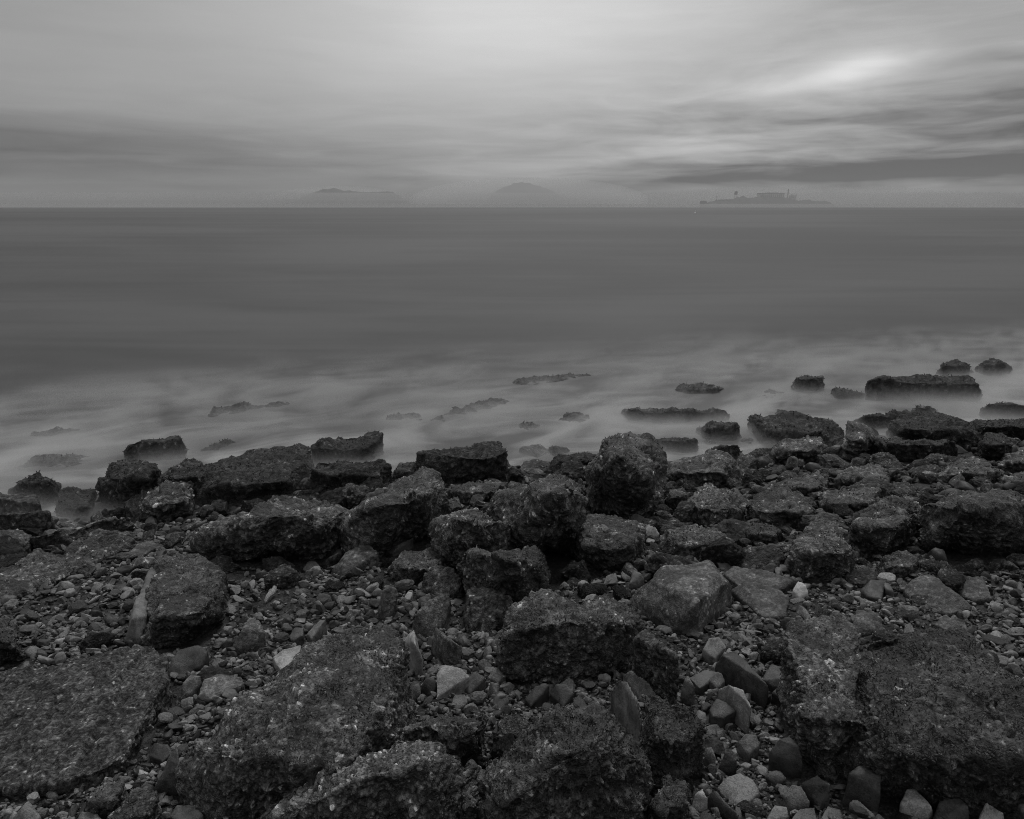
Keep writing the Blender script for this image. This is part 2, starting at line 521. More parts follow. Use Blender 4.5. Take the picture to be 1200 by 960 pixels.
# ------------------------------------------------------------------ rocks: hulls laid out on the shore, then worn and crusted
ROCKS = []
def rock(name, style, label, pts, H=None, rnd=1.0, cat=None, parts=None, weed=None):
    ROCKS.append(dict(name=name, style=style, label=label, pts=pts, H=H, rnd=rnd, cat=cat, parts=parts, weed=weed))
def parse(s):
    return [tuple(float(c) for c in w.split(',')) for w in s.split()]
# --- rocks standing in the water
rock('sea_rock', 'weed', 'long flat-topped weedy block| lying far out in the surf below the two domes', '1018,455,.4 1020,445,1 1053,441,1 1100,442,1 1141,443,1 1149,450,.9 1150,461,.1 1115,466,0 1065,468,0 1030,463,0', 0.351, 0.5, parts=[])
rock('sea_rock', 'weed', 'dark dome rock| rising from the sea just behind the long flat block', '1097,437,.1 1106,425,.9 1120,421,1 1132,425,.9 1141,436,.1 1120,441,0', 0.26)
rock('sea_rock', 'weed', 'low dark dome rock| farthest out, beside the other dome at the right edge', '1143,434,.1 1150,426,.7 1160,421,1 1173,422,1 1189,434,.1 1166,440,0', 0.26)
rock('sea_rock', 'weed', 'blunt dark rock| alone in the surf with a low tongue of rock beside it', '925,453,.1 932,442,.9 943,438,1 957,440,1 968,454,.1 945,459,0', 0.26)
rock('sea_rock', 'weed', 'low sloping tongue of rock| between the blunt dark rock and the long flat block', '971,461,.1 978,454,1 1003,458,.8 1020,465,.1 995,468,0', 0.14)
rock('sea_rock', 'weed', 'dark rock cut off by the frame| at the right edge above the ledges', '1151,481,.4 1156,472,1 1182,472,1 1210,476,1 1215,487,.1 1175,489,0', 0.26, 0.6)
rock('sea_rock', 'weed', 'thin dark streak of rock| awash left of the blunt dark rock', '790,457,.2 800,449,1 830,449,.9 852,456,.1 815,462,0', 0.12)
rock('sea_rock', 'weed', 'long narrow weedy ledge| awash behind the tall boulder', '729,482,.3 735,478,1 760,479,.9 800,478,1 850,478,1 858,485,.6 855,491,.1 800,494,0 745,496,0', 0.221, 0.5)
rock('sea_rock', 'weed', 'ragged dark rock| just in front of the right end of the narrow ledge', '815,505,.1 832,496,.9 850,494,1 865,496,1 870,507,.4 868,516,0 840,518,0', 0.240)
rock('sea_rock', 'weed', 'small square-ended weedy rock| in the surf right of the tall boulder', '764,518,.3 775,513,.8 805,511,1 817,514,1 819,526,.1 800,531,0 778,525,0', 0.204)
rock('sea_rock', 'weed', 'dark sunken rock| half under mist in front of the ragged dark rock', '826,531,.3 840,522,1 865,521,1 871,531,.3 850,538,0', 0.22)
rock('sea_rock', 'weed', 'low weedy slab| awash between the big weed block and the tall boulder', '642,547,.5 650,534,1 682,530,1 705,532,1 708,548,.1 685,556,0 655,557,0', 0.228, 0.6)
rock('sea_rock', 'weed', 'small smooth dark lump| awash beside the low weedy slab', '623,556,.1 629,548,1 645,548,1 651,556,.1 636,560,0', 0.087, 0.3, parts='low')
rock('sea_rock', 'weed', 'faint sunken hump| under mist behind the low weedy slab, left one', '603,504,.1 612,494,1 625,493,1 640,503,.1 620,508,0', 0.071, 0.3, parts='low')
rock('sea_rock', 'weed', 'faint sunken mound with a dark cap| under mist left of the narrow ledge', '652,494,.1 663,484,1 680,482,1 697,493,.1 675,499,0', 0.083, 0.3, parts='low')
rock('sea_rock', 'weed', 'long sunken reef| showing dark and slanting through the mist in mid water', '502,493,.2 530,480,.9 560,470,1 588,466,1 600,470,.3 560,484,.1 520,496,0', 0.071, 0.3, parts='low')
rock('sea_rock', 'weed', 'second sunken reef| a blurred dark bar behind the slanting reef', '590,450,.1 620,442,1 680,437,1 697,441,.1 650,449,0 610,455,0', 0.055, 0.3, parts='low')
rock('sea_rock', 'weed', 'blurred dark bar of rock| farthest out on the left side of the bay', '240,485,.2 250,477,1 290,474,1 330,471,.8 345,474,.1 290,484,0 250,490,0', 0.071, 0.3, parts='low')
rock('sea_rock', 'weed', 'blurred sunken rock| behind the joined weed slabs, left of the slanting reef', '448,494,.1 460,485,1 485,482,1 500,492,.1 475,498,0', 0.066, 0.3, parts='low')
rock('sea_rock', 'weed', 'low dark rock| barely breaking the mist above the twin-humped sea rock', '232,531,.2 245,520,1 265,515,1 285,516,.2 262,529,0', 0.071, 0.3, parts='low')
rock('sea_rock', 'weed', 'twin-humped dark sea rock| standing in mist at left with a dip in its top', '143,536,0 145,524,.8 155,518,1 182,516,1 190,514,1 200,511,1 209,510,1 214,515,1 214,525,.3 190,535,0 165,539,0', 0.275)
rock('sea_rock', 'weed', 'thin dark crest of rock| farthest out at the far left', '28,513,.2 38,505,1 65,502,1 98,504,.2 60,513,0', 0.066, 0.3, parts='low')
rock('sea_rock', 'weed', 'low blurred rock| in mist between the thin crest and the spiky rock', '22,547,.2 38,535,1 70,530,1 108,533,.4 88,549,0 50,551,0', 0.093, 0.3, parts='low')
rock('sea_rock', 'weed', 'big wedge-shaped weed rock| sloping into the mist at left', '108,590,0 115,572,.5 130,550,.9 138,542,1 160,541,1 185,546,1 188,556,.7 186,566,.3 150,584,0 125,593,0', 0.408, 0.7)
rock('sea_rock', 'weed', 'spiky weed-covered rock| behind the stepped concrete block', '12,580,.1 18,570,.5 26,561,.8 34,555,1 46,554,1 53,560,.9 58,569,.6 71,570,.4 68,580,.1 45,590,0', 0.32)
rock('sea_rock', 'weed', 'low sunken slab| in still water right of the spiky rock', '66,575,.7 80,571,1 112,572,1 106,598,.1 64,606,0', 0.13)
rock('sea_rock', 'weed', 'small low hump| peeping over the ledges at right', '1064,483,.2 1074,475,1 1090,475,1 1100,484,.2 1083,488,0', 0.16)
rock('sea_rock', 'weed', 'tiny sunken bump| in mist above the broad weed slab', '905,488,.1 912,480,1 922,480,1 928,487,.1 916,491,0', 0.055, 0.3, parts='low')
rock('sea_rock', 'weed', 'faint awash rock| between the blunt dark rock and the narrow ledge', '885,464,.1 900,456,1 920,459,.9 925,466,.1 905,469,0', 0.044, 0.3, parts='low')
# --- the weedy row along the waterline
rock('concrete_slab', 'conc', 'cracked upper course of grey concrete| at the left edge by the water', '-40,582,.9 -40,577,1 42,577,1 46,590,.9 47,600,0 0,604,0 -40,605,0', 0.24, 0.25, parts=[])
rock('concrete_slab', 'conc', 'lower stepped course of grey concrete| under the cracked upper course', '-40,606,1 40,600,1 54,598,1 60,600,.9 58,616,.1 40,621,0 -40,624,0', 0.22, 0.3)
rock('rock', 'rough', 'mossy rock| below the stepped concrete at the left edge', '-20,640,.2 -20,622,1 25,621,1 38,628,.8 40,645,0 10,650,0', None)
rock('rock', 'weed', 'pointed ridge of weedy rock| rising at the start of the long weed slab', '186,568,.1 205,545,.9 217,534,1 235,541,.9 242,560,.4 228,585,0 200,585,0')
rock('boulder', 'weed', 'long dark weed slab| sloping along the waterline at left', '232,546,.9 270,534,1 330,524,1 355,519,1 364,525,1 368,545,.5 345,558,.3 300,577,0 262,587,0 230,584,.2', 0.27, 0.7)
rock('boulder', 'weed', 'shaggy weed block| jutting into the mist behind the flat-topped ledge', '362,533,.4 366,524,.9 375,516,1 440,506,1 450,508,1 452,528,.2 430,538,0 375,546,0', 0.28, 0.6)
rock('rock', 'weed', 'flat-topped weedy ledge| in front of the shaggy weed block', '363,570,0 364,550,.9 374,541,1 400,541,1 420,544,.95 445,541,1 454,544,.9 460,553,.6 445,561,.2 400,571,0 385,576,0', 0.24, 0.5)
rock('rock', 'weed', 'small round weed rock| wreathed in mist before the long weed slab', '312,574,0 322,559,1 338,555,1 351,562,.6 350,570,.1 330,578,0')
rock('boulder', 'rough', 'knobbly dark boulder| at the water edge below the pointed ridge', '147,602,0 148,590,.4 157,580,.7 175,571,.95 200,565,1 217,561,1 227,568,.9 229,582,.5 212,600,0 190,609,0 162,609,0', None, 1, weed=0.25)
rock('boulder', 'weed', 'big blocky weed-hung boulder| at the water edge in the middle', '487,548,.6 491,531,1 510,526,1 550,521,1 575,518,1 587,519,1 594,530,.95 595,547,.4 590,557,0 530,563,0 495,561,0 487,557,.1', 0.33, 0.7)
rock('rock', 'rough', 'flat dark rock| tucked under the blocky weed-hung boulder', '520,581,0 528,568,.9 570,560,1 592,563,1 596,573,.3 562,584,0 535,588,0')
rock('rock', 'weed', 'dark broken rock| filling the gap between the ledge and the blocky boulder', '457,557,0 468,546,.8 478,541,1 488,542,1 487,557,.2 465,563,0')
rock('rock', 'weed', 'small dark knob| at the waterline right of the blocky weed-hung boulder', '594,561,0 600,546,1 610,549,.9 614,558,.4 608,568,0')
rock('rock', 'weed', 'broad weed slab| sloping into the surf at right of centre', '877,491,.6 885,486,.9 950,486,1 975,493,1 990,508,.6 986,526,.1 950,522,0 910,511,0 890,502,0', 0.299, 0.7)
rock('rock', 'rough', 'pitted rock| tucked in front of the broad weed slab', '897,531,.4 915,518,.9 950,508,1 965,515,1 968,530,.4 945,540,0 910,542,0')
rock('boulder', 'rough', 'upright egg-shaped boulder| standing right of the broad weed slab', '989,530,.2 993,512,.8 1003,499,1 1016,502,1 1021,517,.6 1019,533,0 1002,537,0', None, 1.3, weed=.2)
rock('concrete_slab', 'weed', 'long dark lower slab| right of the egg-shaped boulder', '1020,526,.3 1023,513,1 1045,512,1 1080,516,1 1121,515,1 1125,526,.4 1105,534,0 1050,539,0 1024,533,0', 0.24, 0.5)
rock('concrete_slab', 'weed', 'thick upper slab with a humped back| lying on the long lower slab', '1037,508,.2 1045,492,.9 1060,484,1 1100,485,1 1135,495,1 1145,507,.6 1144,524,.1 1120,519,0 1075,516,0 1045,513,0', 0.3, 0.6)
rock('rock', 'weed', 'tapering weed ledge| behind the humped upper slab', '998,493,.4 1017,485,1 1055,481,1 1064,487,.8 1040,500,0 1015,502,0', 0.22)
rock('rock', 'weed', 'flat ribbed ledge| running out of the frame at right', '1136,495,.6 1155,490,1 1200,490,1 1225,500,.5 1220,518,0 1150,507,0', 0.26, 0.5)
rock('boulder', 'weed', 'dark squat boulder| below the flat ribbed ledge', '1145,523,.3 1155,505,1 1175,506,1 1187,520,.6 1176,538,0 1155,538,0')
rock('rock', 'rough', 'grey sloping rock| at the right edge under the ribbed ledge', '1168,546,.3 1180,531,1 1205,525,1 1225,535,.6 1225,552,0 1190,553,0')
# --- the boulder field behind the beach
rock('boulder', 'rough', 'tall barnacled boulder| standing highest at the water edge', '683,577,.3 690,556,.6 700,535,.85 707,519,1 740,512,1 757,518,1 761,537,.85 772,546,.65 777,568,.35 776,590,.1 760,602,0 735,605,0 700,600,0 686,590,.1', 0.56, 0.8, weed=.1)
rock('boulder', 'rough', 'broad humped boulder| leaning against the tall one from the left', '578,602,.45 583,582,.85 600,573,1 625,564,1 650,562,1 672,567,1 692,582,.8 695,595,.5 668,607,.3 660,636,0 640,643,0 610,627,0 590,614,.1', 0.5, 0.9)
rock('boulder', 'rough', 'round barnacled boulder| in front of the broad humped one', '666,620,.75 680,604,1 710,601,1 738,606,1 752,620,.8 756,636,.5 743,656,.1 725,666,0 700,666,0 682,652,0 669,636,.3', None, 1, weed=-.1)
rock('boulder', 'bright', 'pale barnacle-crusted ball of rock| right of the tall barnacled boulder', '803,593,.5 812,575,.85 830,567,1 842,570,1 860,577,1 873,587,.8 875,597,.5 858,611,0 840,617,0 820,611,0 805,603,.1', None, 1.3)
rock('rock', 'rough', 'long grey back of rock| behind the barnacle-crusted ball', '774,556,.4 790,543,.95 830,532,1 850,531,1 868,540,.9 861,560,.2 830,569,0 800,567,0 780,563,0')
rock('rock', 'rough', 'dark mottled low rock| in front of the barnacle-crusted ball', '773,633,0 780,620,.8 812,615,1 840,618,1 855,630,.8 858,641,.4 835,653,0 800,654,0 780,647,0', None, 1, weed=.15)
rock('rock', 'rough', 'small dark rock| wedged between the tall boulder and the barnacle-crusted ball', '778,588,.2 785,575,1 800,570,1 806,580,.6 800,595,0 785,596,0')
rock('boulder', 'rough', 'long rounded slab boulder| sloping across the shore left of centre', '234,653,0 236,632,.6 251,612,.9 275,600,1 300,592,1 340,586,1 375,585,1 400,591,1 406,600,.9 404,621,.2 360,634,0 300,647,0 255,657,0', 0.34, 1, weed=-.1)
rock('boulder', 'rough', 'diagonal finger-like boulder| pointing at the blocky weed-hung boulder', '405,633,0 408,615,.6 425,600,.9 450,580,1 475,565,1 505,553,1 518,555,1 524,570,.8 515,586,.4 495,606,.1 485,622,0 450,634,0 435,639,0', 0.42, 0.9, weed=-.1)
rock('rock', 'rough', 'small pitted rock| at the tip of the diagonal finger boulder', '502,606,0 515,589,1 537,581,1 540,595,.4 520,606,0', None, 1, weed=-.3)
rock('boulder', 'bright', 'low crusted boulder| left of the broad humped boulder', '504,627,0 510,609,.8 530,602,1 555,601,1 580,607,1 611,614,.8 619,626,.4 600,641,0 550,644,0 515,637,0', 0.4, 1, weed=.15)
rock('rock', 'rough', 'dark flat-topped slab| between the crusted boulder and the squarish rock', '535,669,.3 545,650,1 580,644,1 628,643,1 636,660,.9 634,692,0 600,702,0 560,687,0', 0.3, 0.6, weed=.2)
rock('rock', 'conc', 'smooth rounded grey rock| standing over the stones left of the squarish rock', '494,693,0 496,672,.8 512,663,1 530,665,1 541,677,.7 539,692,.2 515,702,0', None, 1.3)
rock('rock', 'd1', 'angular wedge of clean rock| tilted up in front of the smooth rounded grey rock', '483,741,0 487,721,.7 500,703,1 522,695,1 527,700,.8 524,726,.2 505,742,0', None, .35)
rock('rock', 'conc', 'squarish pitted rock| touching the great block at its upper left', '545,736,0 546,696,.9 552,688,1 575,689,1 598,698,1 606,712,.6 600,730,.1 570,744,0', None, .8)
rock('rock', 'rough', 'striped dark rock| left of the dark flat-topped slab', '453,669,0 470,646,1 510,643,1 523,655,.6 505,675,0 470,680,0', None, 1, weed=.2)
rock('rock', 'd1', 'pointed clean rock| below the diagonal finger boulder', '388,669,0 405,646,1 430,636,1 445,648,.7 420,668,0 400,675,0', None, .35)
rock('stone', 's1', 'long thin splinter of stone| under the diagonal finger boulder', '451,646,0 470,634,1 485,630,1 481,638,.3 460,649,0', None, .4)
rock('rock', 'd1', 'upright dark thumb of rock| left of the angular wedge', '442,719,0 447,692,.85 458,682,1 466,692,.7 461,716,.1 450,724,0', None, .9)
rock('boulder', 'rough', 'great rectangular block| in the middle of the beach with a flat top', '583,771,.2 585,745,.85 605,711,.95 640,698,1 690,697,1 730,702,1 750,715,.95 754,736,.7 750,753,.2 720,768,0 675,781,0 610,783,0 588,779,.1 600,741,1 700,738,1 745,728,.95', 0.25, 0.6, weed=.15)
rock('boulder', 'd1', 'large clean angular boulder| with broad bare faces right of the great block', '740,699,.3 760,678,.85 775,665,1 800,661,1 830,657,1 840,670,.95 854,681,.7 857,693,.4 840,717,0 820,737,0 790,740,0 760,722,0 815,706,.75', 0.22, .35)
rock('rock', 'd1', 'lower clean grey rock| overlapping the large clean boulder on its right', '856,691,.5 870,682,1 905,683,1 925,700,.6 921,723,0 892,722,0 870,707,0', None, .4)
rock('rock', 'd1', 'flat shelf of bare rock| running from the clean boulder back to the block-shaped rock', '848,672,.6 860,664,1 900,668,1 930,680,.7 920,690,0 870,690,0', None, .5)
rock('rock', 'conc', 'block-shaped rock with a light flat top| above the lower clean grey rock', '861,651,.6 866,641,1 895,638,1 915,644,1 919,656,.5 905,670,0 875,670,0 862,661,0', None, .6)
rock('rock', 'moss', 'mossy lump| right of the small bright stone by the barnacle-crusted ball', '868,622,.4 880,610,1 905,612,1 918,624,.6 910,636,0 880,636,0', None, 1, weed=.2)
rock('rock', 'rough', 'narrow grey rock| at the back of the right-hand boulder field', '912,573,.2 933,558,1 967,555,1 971,565,.5 945,577,0 920,582,0')
rock('rock', 'rough', 'rock with a pale flat crown| in the right-hand boulder field', '977,561,.5 1000,547,1 1030,543,1 1044,556,.7 1042,570,.1 1010,573,0 985,571,0', None, 1, weed=-.25)
rock('rock', 'rough', 'bulging rock| just below the pale-crowned one', '959,593,.2 967,577,.9 1000,570,1 1030,571,1 1034,586,.4 1007,602,0 975,604,0')
rock('boulder', 'rough', 'rounded dark boulder| right of the barnacle-crusted ball', '874,592,.5 890,576,1 920,571,1 940,580,1 956,597,.6 948,611,.1 920,619,0 885,614,0', None, 1.1, weed=.15)
rock('boulder', 'rough', 'hunched boulder with a lit front face| in the middle of the right-hand field', '924,656,.3 930,629,.8 955,611,1 982,613,1 1000,640,.8 1005,657,.3 980,675,0 943,676,0')
rock('boulder', 'rough', 'slanting boulder| between the hunched boulder and the cratered slab', '989,617,.6 1010,601,.8 1040,589,1 1066,577,1 1078,597,.7 1068,622,.2 1040,642,0 1005,647,0', None, 1, weed=.15)
rock('boulder', 'rough', 'wide cratered slab| running off the right edge', '1074,604,.6 1085,589,.95 1115,580,1 1160,580,1 1205,585,1 1250,590,.8 1250,637,0 1210,640,0 1150,633,0 1105,622,0', 0.36, .9)
rock('rock', 'rough', 'dark humped rock| behind the cratered slab', '1097,556,.4 1112,541,1 1145,537,1 1170,552,.8 1168,564,.1 1130,567,0 1105,565,0', None, 1, weed=.2)
rock('rock', 'rough', 'thin dark ledge| at the right edge behind the cratered slab', '1170,559,.5 1200,552,1 1225,556,.8 1225,574,0 1180,571,0')
rock('rock', 'rough', 'small lit rock| below the slanting boulder', '1030,667,.3 1037,649,1 1057,644,1 1074,657,.6 1071,672,0 1040,676,0', None, 1, weed=-.1)
rock('rock', 'd1', 'smooth dark whaleback of rock| below the cratered slab', '1059,692,.3 1067,679,1 1090,673,1 1117,693,.9 1141,711,.3 1115,719,0 1075,709,0', None, 1.2)
rock('rock', 'd1', 'blunt square rock| right of the smooth whaleback', '1120,686,.5 1133,675,1 1153,677,1 1163,701,.2 1140,704,0 1126,698,0', None, .6)
rock('rock', 's0', 'flat slaty stone| left of the smooth whaleback', '1008,692,.2 1020,677,1 1040,680,.8 1033,702,0 1018,700,0', None, .5)
rock('rock', 'd1', 'brown slabby rock| above the ridge-backed block', '998,736,.4 1004,714,1 1030,717,1 1037,738,.2 1010,744,0', None, .5)
# left side
rock('rock', 'rough', 'upper strip of layered rock| running down from the water at left', '26,642,0 35,630,1 100,615,1 150,606,1 149,614,.4 80,630,0', 0.13, .5, parts='low')
rock('rock', 'rough', 'lower strip of layered rock with a pale crest| on the left slope', '-30,672,1 0,666,1 50,650,1 95,637,1 130,625,1 156,622,.8 150,641,.2 100,662,0 40,688,0 0,708,0 -30,715,0', 0.14, .6, weed=-.2, parts='low')
rock('rock', 'd1', 'flat pale rock| lying just left of the tilted slab top', '146,653,0 160,637,1 180,633,1 185,641,.6 160,655,0', None, .5)
rock('boulder', 'rough', 'tilted slab with a bare cut face| standing on edge at left', '162,752,0 169,724,.55 185,658,1 205,646,1 235,652,1 260,672,.7 263,692,.3 235,707,.2 212,738,0 200,753,0', 0.24, .4)
rock('concrete_slab', 's1', 'bare smooth side plank| of the tilted slab', '147,752,0 154,724,.57 176,660,1 186,657,1 188,662,.9 172,722,.5 165,753,0', 0.243, .2)
rock('rock', 'moss', 'shaggy rock| at the left edge above the big concrete slab', '-25,742,.7 0,722,1 15,730,1 27,748,.6 22,770,0 -20,778,0', None, 1, weed=.2)
rock('concrete_slab', 'conc', 'huge rough concrete slab| sloping across the lower left corner', '-60,800,1 60,783,1 110,771,1 150,758,1 180,756,1 197,767,1 195,793,.85 180,816,.6 150,837,.5 145,887,.35 120,902,.25 70,918,.1 0,924,0 -60,928,0', 0.16, .4)
rock('rock', 's0', 'smooth dark wedge| lying against the corner of the huge concrete slab', '197,794,0 200,772,.7 208,760,1 232,755,1 243,763,.8 237,779,.3 217,792,0', None, .5)
rock('stone', 's1', 'angular grey stone| below the smooth dark wedge', '211,814,0 213,800,.7 222,790,1 236,791,1 236,803,.3 222,813,0', None, .5)
rock('rock', 'd1', 'jagged broken rock| right of the angular grey stone', '231,819,0 238,797,.8 255,788,1 283,793,1 286,802,.4 262,812,0 245,820,0', None, .4)
rock('stone', 's0', 'shiny dark stone| between the concrete slab and the giant boulder', '183,843,.1 190,828,1 208,836,.9 207,851,0 188,848,0', None, .8)
rock('stone', 's0', 'round dark stone| in the gap beside the concrete slab corner', '175,886,.1 180,871,1 197,871,1 202,882,.5 190,893,0', None, 1.4)
rock('rock', 's0', 'dark leaning wedge| against the left end of the giant boulder', '179,926,0 195,890,.7 207,872,1 212,895,.7 207,924,0', None, .4)
rock('rock', 'rough', 'dark mossy rock| below the shiny dark stone at the bottom', '123,960,.2 150,929,.8 175,920,1 184,935,.8 181,962,0 140,975,0', None, 1, weed=.1)
rock('rock', 'rough', 'low mossy rock| under the lower lip of the concrete slab', '98,942,.2 110,921,.8 130,910,1 144,920,.8 139,940,0 112,953,0', None, 1, weed=.1)
rock('stone', 's1', 'rounded grey stone| cut by the bottom edge at left', '87,968,.2 95,950,1 112,951,1 123,962,.5 105,976,0', None, 1)
rock('stone', 's1', 'pointed grey stone| in the bottom left corner', '8,968,.2 25,949,.8 33,937,1 49,955,.5 40,976,0', None, .5)
rock('stone', 's1', 'smooth domed stone| at the foot of the giant boulder', '199,957,.2 207,943,1 230,943,1 238,955,.5 220,968,0', None, 1.3)
rock('boulder', 'rough', 'giant crusted boulder| filling the lower left', '204,912,.15 206,886,.5 217,866,.75 240,858,.85 262,831,.92 300,806,1 337,786,1 375,753,1 405,741,1 440,739,1 470,752,1 480,777,.9 476,803,.7 473,841,.4 455,862,.2 412,882,.1 382,895,0 300,942,0 237,953,0 209,939,0', 0.34, .8, weed=.05)
rock('boulder', 'bright', 'crusted boulder| along the bottom edge left of centre', '295,975,.1 325,943,.6 370,925,.85 405,899,.95 440,876,1 475,862,1 520,860,1 535,885,.9 538,940,.6 545,990,.1 430,1000,0 310,998,0', 0.3, .8, weed=.15)
rock('boulder', 'rough', 'rough ridge of rock| behind the bottom crusted boulder', '468,880,.3 475,859,.85 500,845,1 525,835,1 565,829,1 579,842,1 584,872,.7 571,896,.1 520,900,0', 0.3, .8, weed=-.1)
rock('rock', 'rough', 'narrow upright rib| wedged between the two bottom boulders', '536,960,.3 540,900,.9 552,893,1 560,900,.9 562,945,.4 555,985,0 540,990,0', 0.24, .6)
rock('boulder', 'moss', 'great mossy boulder| at the bottom centre', '556,965,.15 572,912,.6 598,892,.75 607,876,.85 632,851,.92 670,821,1 695,817,1 712,830,1 740,866,.9 756,891,.7 761,921,.4 756,952,.15 750,990,0 650,1005,0 570,1000,0', 0.36, .9, weed=.2)
rock('boulder', 'moss', 'dark cube of rock| right of the great mossy boulder', '752,887,.5 751,841,.9 758,821,1 782,818,1 817,823,1 824,845,.9 823,879,.4 810,902,.1 795,915,0 772,911,0 757,900,.1', 0.26, .5, weed=.15)
rock('rock', 'moss', 'low dark rock| below the dark cube at the bottom edge', '758,947,.4 765,922,.9 780,908,1 812,920,.9 809,952,.4 800,975,0 770,975,0', None, .8, weed=.1)
rock('rock', 's1', 'tall leaf-shaped bare stone| leaning between the mossy boulder and the cube', '713,814,.4 722,795,.9 733,797,1 750,825,1 753,845,.8 748,879,.1 738,870,0 720,842,.1', None, .5)
rock('rock', 's1', 'long sharp-edged stone| lying right above the leaf-shaped one', '729,791,.5 740,785,1 760,800,1 771,815,.5 752,820,0 738,807,0', None, .4)
rock('rock', 'conc', 'rough pale slab of rock| at the right foot of the great block', '742,763,.5 748,748,1 756,740,1 765,748,1 785,763,1 795,772,.9 797,800,.5 780,818,0 762,805,0 747,782,0', None, .5)
rock('stone', 's0', 'long smooth dark bar of stone| among the cobbles right of centre', '839,778,.5 846,767,1 860,762,1 882,782,1 901,802,.9 899,813,.2 882,814,0 860,802,0', None, .7)
rock('stone', 's1', 'domed stone with a scratch| above the dark bar', '824,761,.4 831,747,1 843,746,1 852,758,.6 838,772,0', None, .8)
rock('stone', 's0', 'dark flat stone| left of the smooth dark bar', '807,794,.3 825,785,1 842,787,.9 839,797,.2 820,807,0', None, .6)
rock('stone', 's1', 'small faceted stone| right under the dark flat stone', '831,798,.3 838,787,1 846,787,1 851,798,.4 840,808,0', None, .5)
rock('stone', 's1', 'pointed upright stone| above the dark cube', '797,813,.1 801,797,.8 806,790,1 816,805,.7 812,818,0', None, .6)
rock('stone', 's2', 'light rough flat stone| below the smooth dark bar', '842,808,.4 852,801,1 873,808,1 881,830,.7 872,845,0 855,827,0', None, .6)
rock('stone', 's0', 'dark lobed stone| left of the light rough one', '831,831,.3 840,818,1 852,822,1 863,833,.6 848,842,0 835,840,0', None, .8)
rock('stone', 's1', 'large round flat stone| like a disc at bottom right of centre', '840,923,.5 850,910,1 867,905,1 883,912,1 891,928,.6 875,944,0 855,942,0', None, .8)
rock('stone', 's2', 'light rounded stone| left of the disc-like one', '809,946,.3 813,930,.9 823,925,1 831,935,.8 828,951,.1 815,955,0', None, 1)
rock('stone', 's0', 'dark cylindrical stone| lying at a slant below the disc-like one', '829,934,.6 838,925,1 866,955,.8 861,964,0 845,957,0', None, 1)
rock('stone', 's0', 'teardrop dark stone| above the disc-like one', '841,898,.3 848,881,1 856,879,1 866,892,.7 860,907,0 848,905,0', None, 1)
rock('stone', 's1', 'oval grey stone| right of the dark cube', '823,886,.5 826,875,.9 835,872,1 841,890,.6 838,904,0 828,899,0', None, .9)
rock('stone', 's1', 'ball-like stone| right of the oval grey one', '864,869,.4 873,859,1 887,860,1 891,873,.5 878,884,0', None, 1.3)
rock('stone', 's3', 'pale lump of stone| at the very bottom left of the mossy boulder', '590,962,.3 600,946,.8 612,937,1 619,950,.6 616,970,0', None, .7)
rock('stone', 's2', 'light striated rock| by the top of the great mossy boulder', '639,849,.1 657,831,1 670,822,1 669,831,.5 650,854,0', None, .6)
rock('stone', 's0', 'dark squarish stone| above the light striated rock', '644,813,.3 652,801,1 665,802,1 673,812,.7 660,829,0', None, .7)
rock('stone', 's0', 'dark flaky stone| left of the dark squarish one', '614,819,.2 627,803,1 645,801,1 639,815,.3 622,829,0', None, .5)
rock('stone', 's2', 'light triangular stone| brightest among the stones left of the great block', '510,820,.1 512,790,.8 522,779,1 540,782,1 550,792,.7 535,804,.3 522,817,0', None, .35)
rock('stone', 's0', 'dark flat stone| tucked behind the light triangular one', '540,804,.2 555,786,1 570,792,.9 566,805,.2 550,814,0', None, .5)
rock('stone', 's1', 'upright oblong stone| right of the light triangular one', '569,814,.2 575,797,1 586,800,.8 581,822,0', None, .9)
rock('stone', 's1', 'rounded stone| on top of the upright oblong one', '571,794,.3 578,782,1 590,780,1 593,790,.5 583,800,0', None, 1)
rock('stone', 's1', 'mid grey stone| under the light triangular one', '526,825,.3 533,813,1 545,812,1 549,822,.5 536,832,0', None, .8)
rock('stone', 's0', 'dark rounded stone| left of the light triangular one', '492,807,.3 498,794,1 508,793,1 513,803,.6 504,817,0', None, 1)
rock('stone', 's1', 'grey angular stone| at the right end of the giant boulder', '475,816,.3 483,802,1 492,801,1 493,812,.5 481,823,0', None, .6)
rock('stone', 's2', 'light flat triangular plate| at the top left of the giant boulder', '319,770,.5 333,760,1 352,756,1 362,765,.8 342,780,0 328,785,0', None, .3)
rock('stone', 's1', 'slanting oblong stone| right of the light flat plate', '359,743,.2 375,725,1 383,725,1 379,735,.4 365,748,0', None, .6)
rock('stone', 's0', 'dark oval stone| left of the slanting oblong one', '337,747,.3 345,735,1 356,735,1 355,745,.4 343,751,0', None, .9)
rock('rock', 'd1', 'tall cracked dark stone| in the pebble patch above the jagged broken rock', '274,757,.2 285,737,.9 293,724,1 305,728,1 312,742,.6 300,757,0 283,763,0', None, .6)
rock('stone', 's2', 'light skull-shaped rock| in the shingle beside the giant boulder', '472,754,.5 479,742,.9 486,735,1 487,755,.9 495,772,.4 490,784,0 476,777,0', None, .6)
rock('rock', 'd1', 'broken brown rock with a peak| below the angular wedge', '505,747,.5 511,734,1 520,745,1 540,757,.8 536,770,0 518,771,0', None, .5)
rock('rock', 'bright', 'small crusted ball of rock| left of the great mossy boulder top', '579,859,.3 584,846,.9 598,838,1 615,840,1 621,850,.7 612,867,0 592,870,0', None, 1.3)
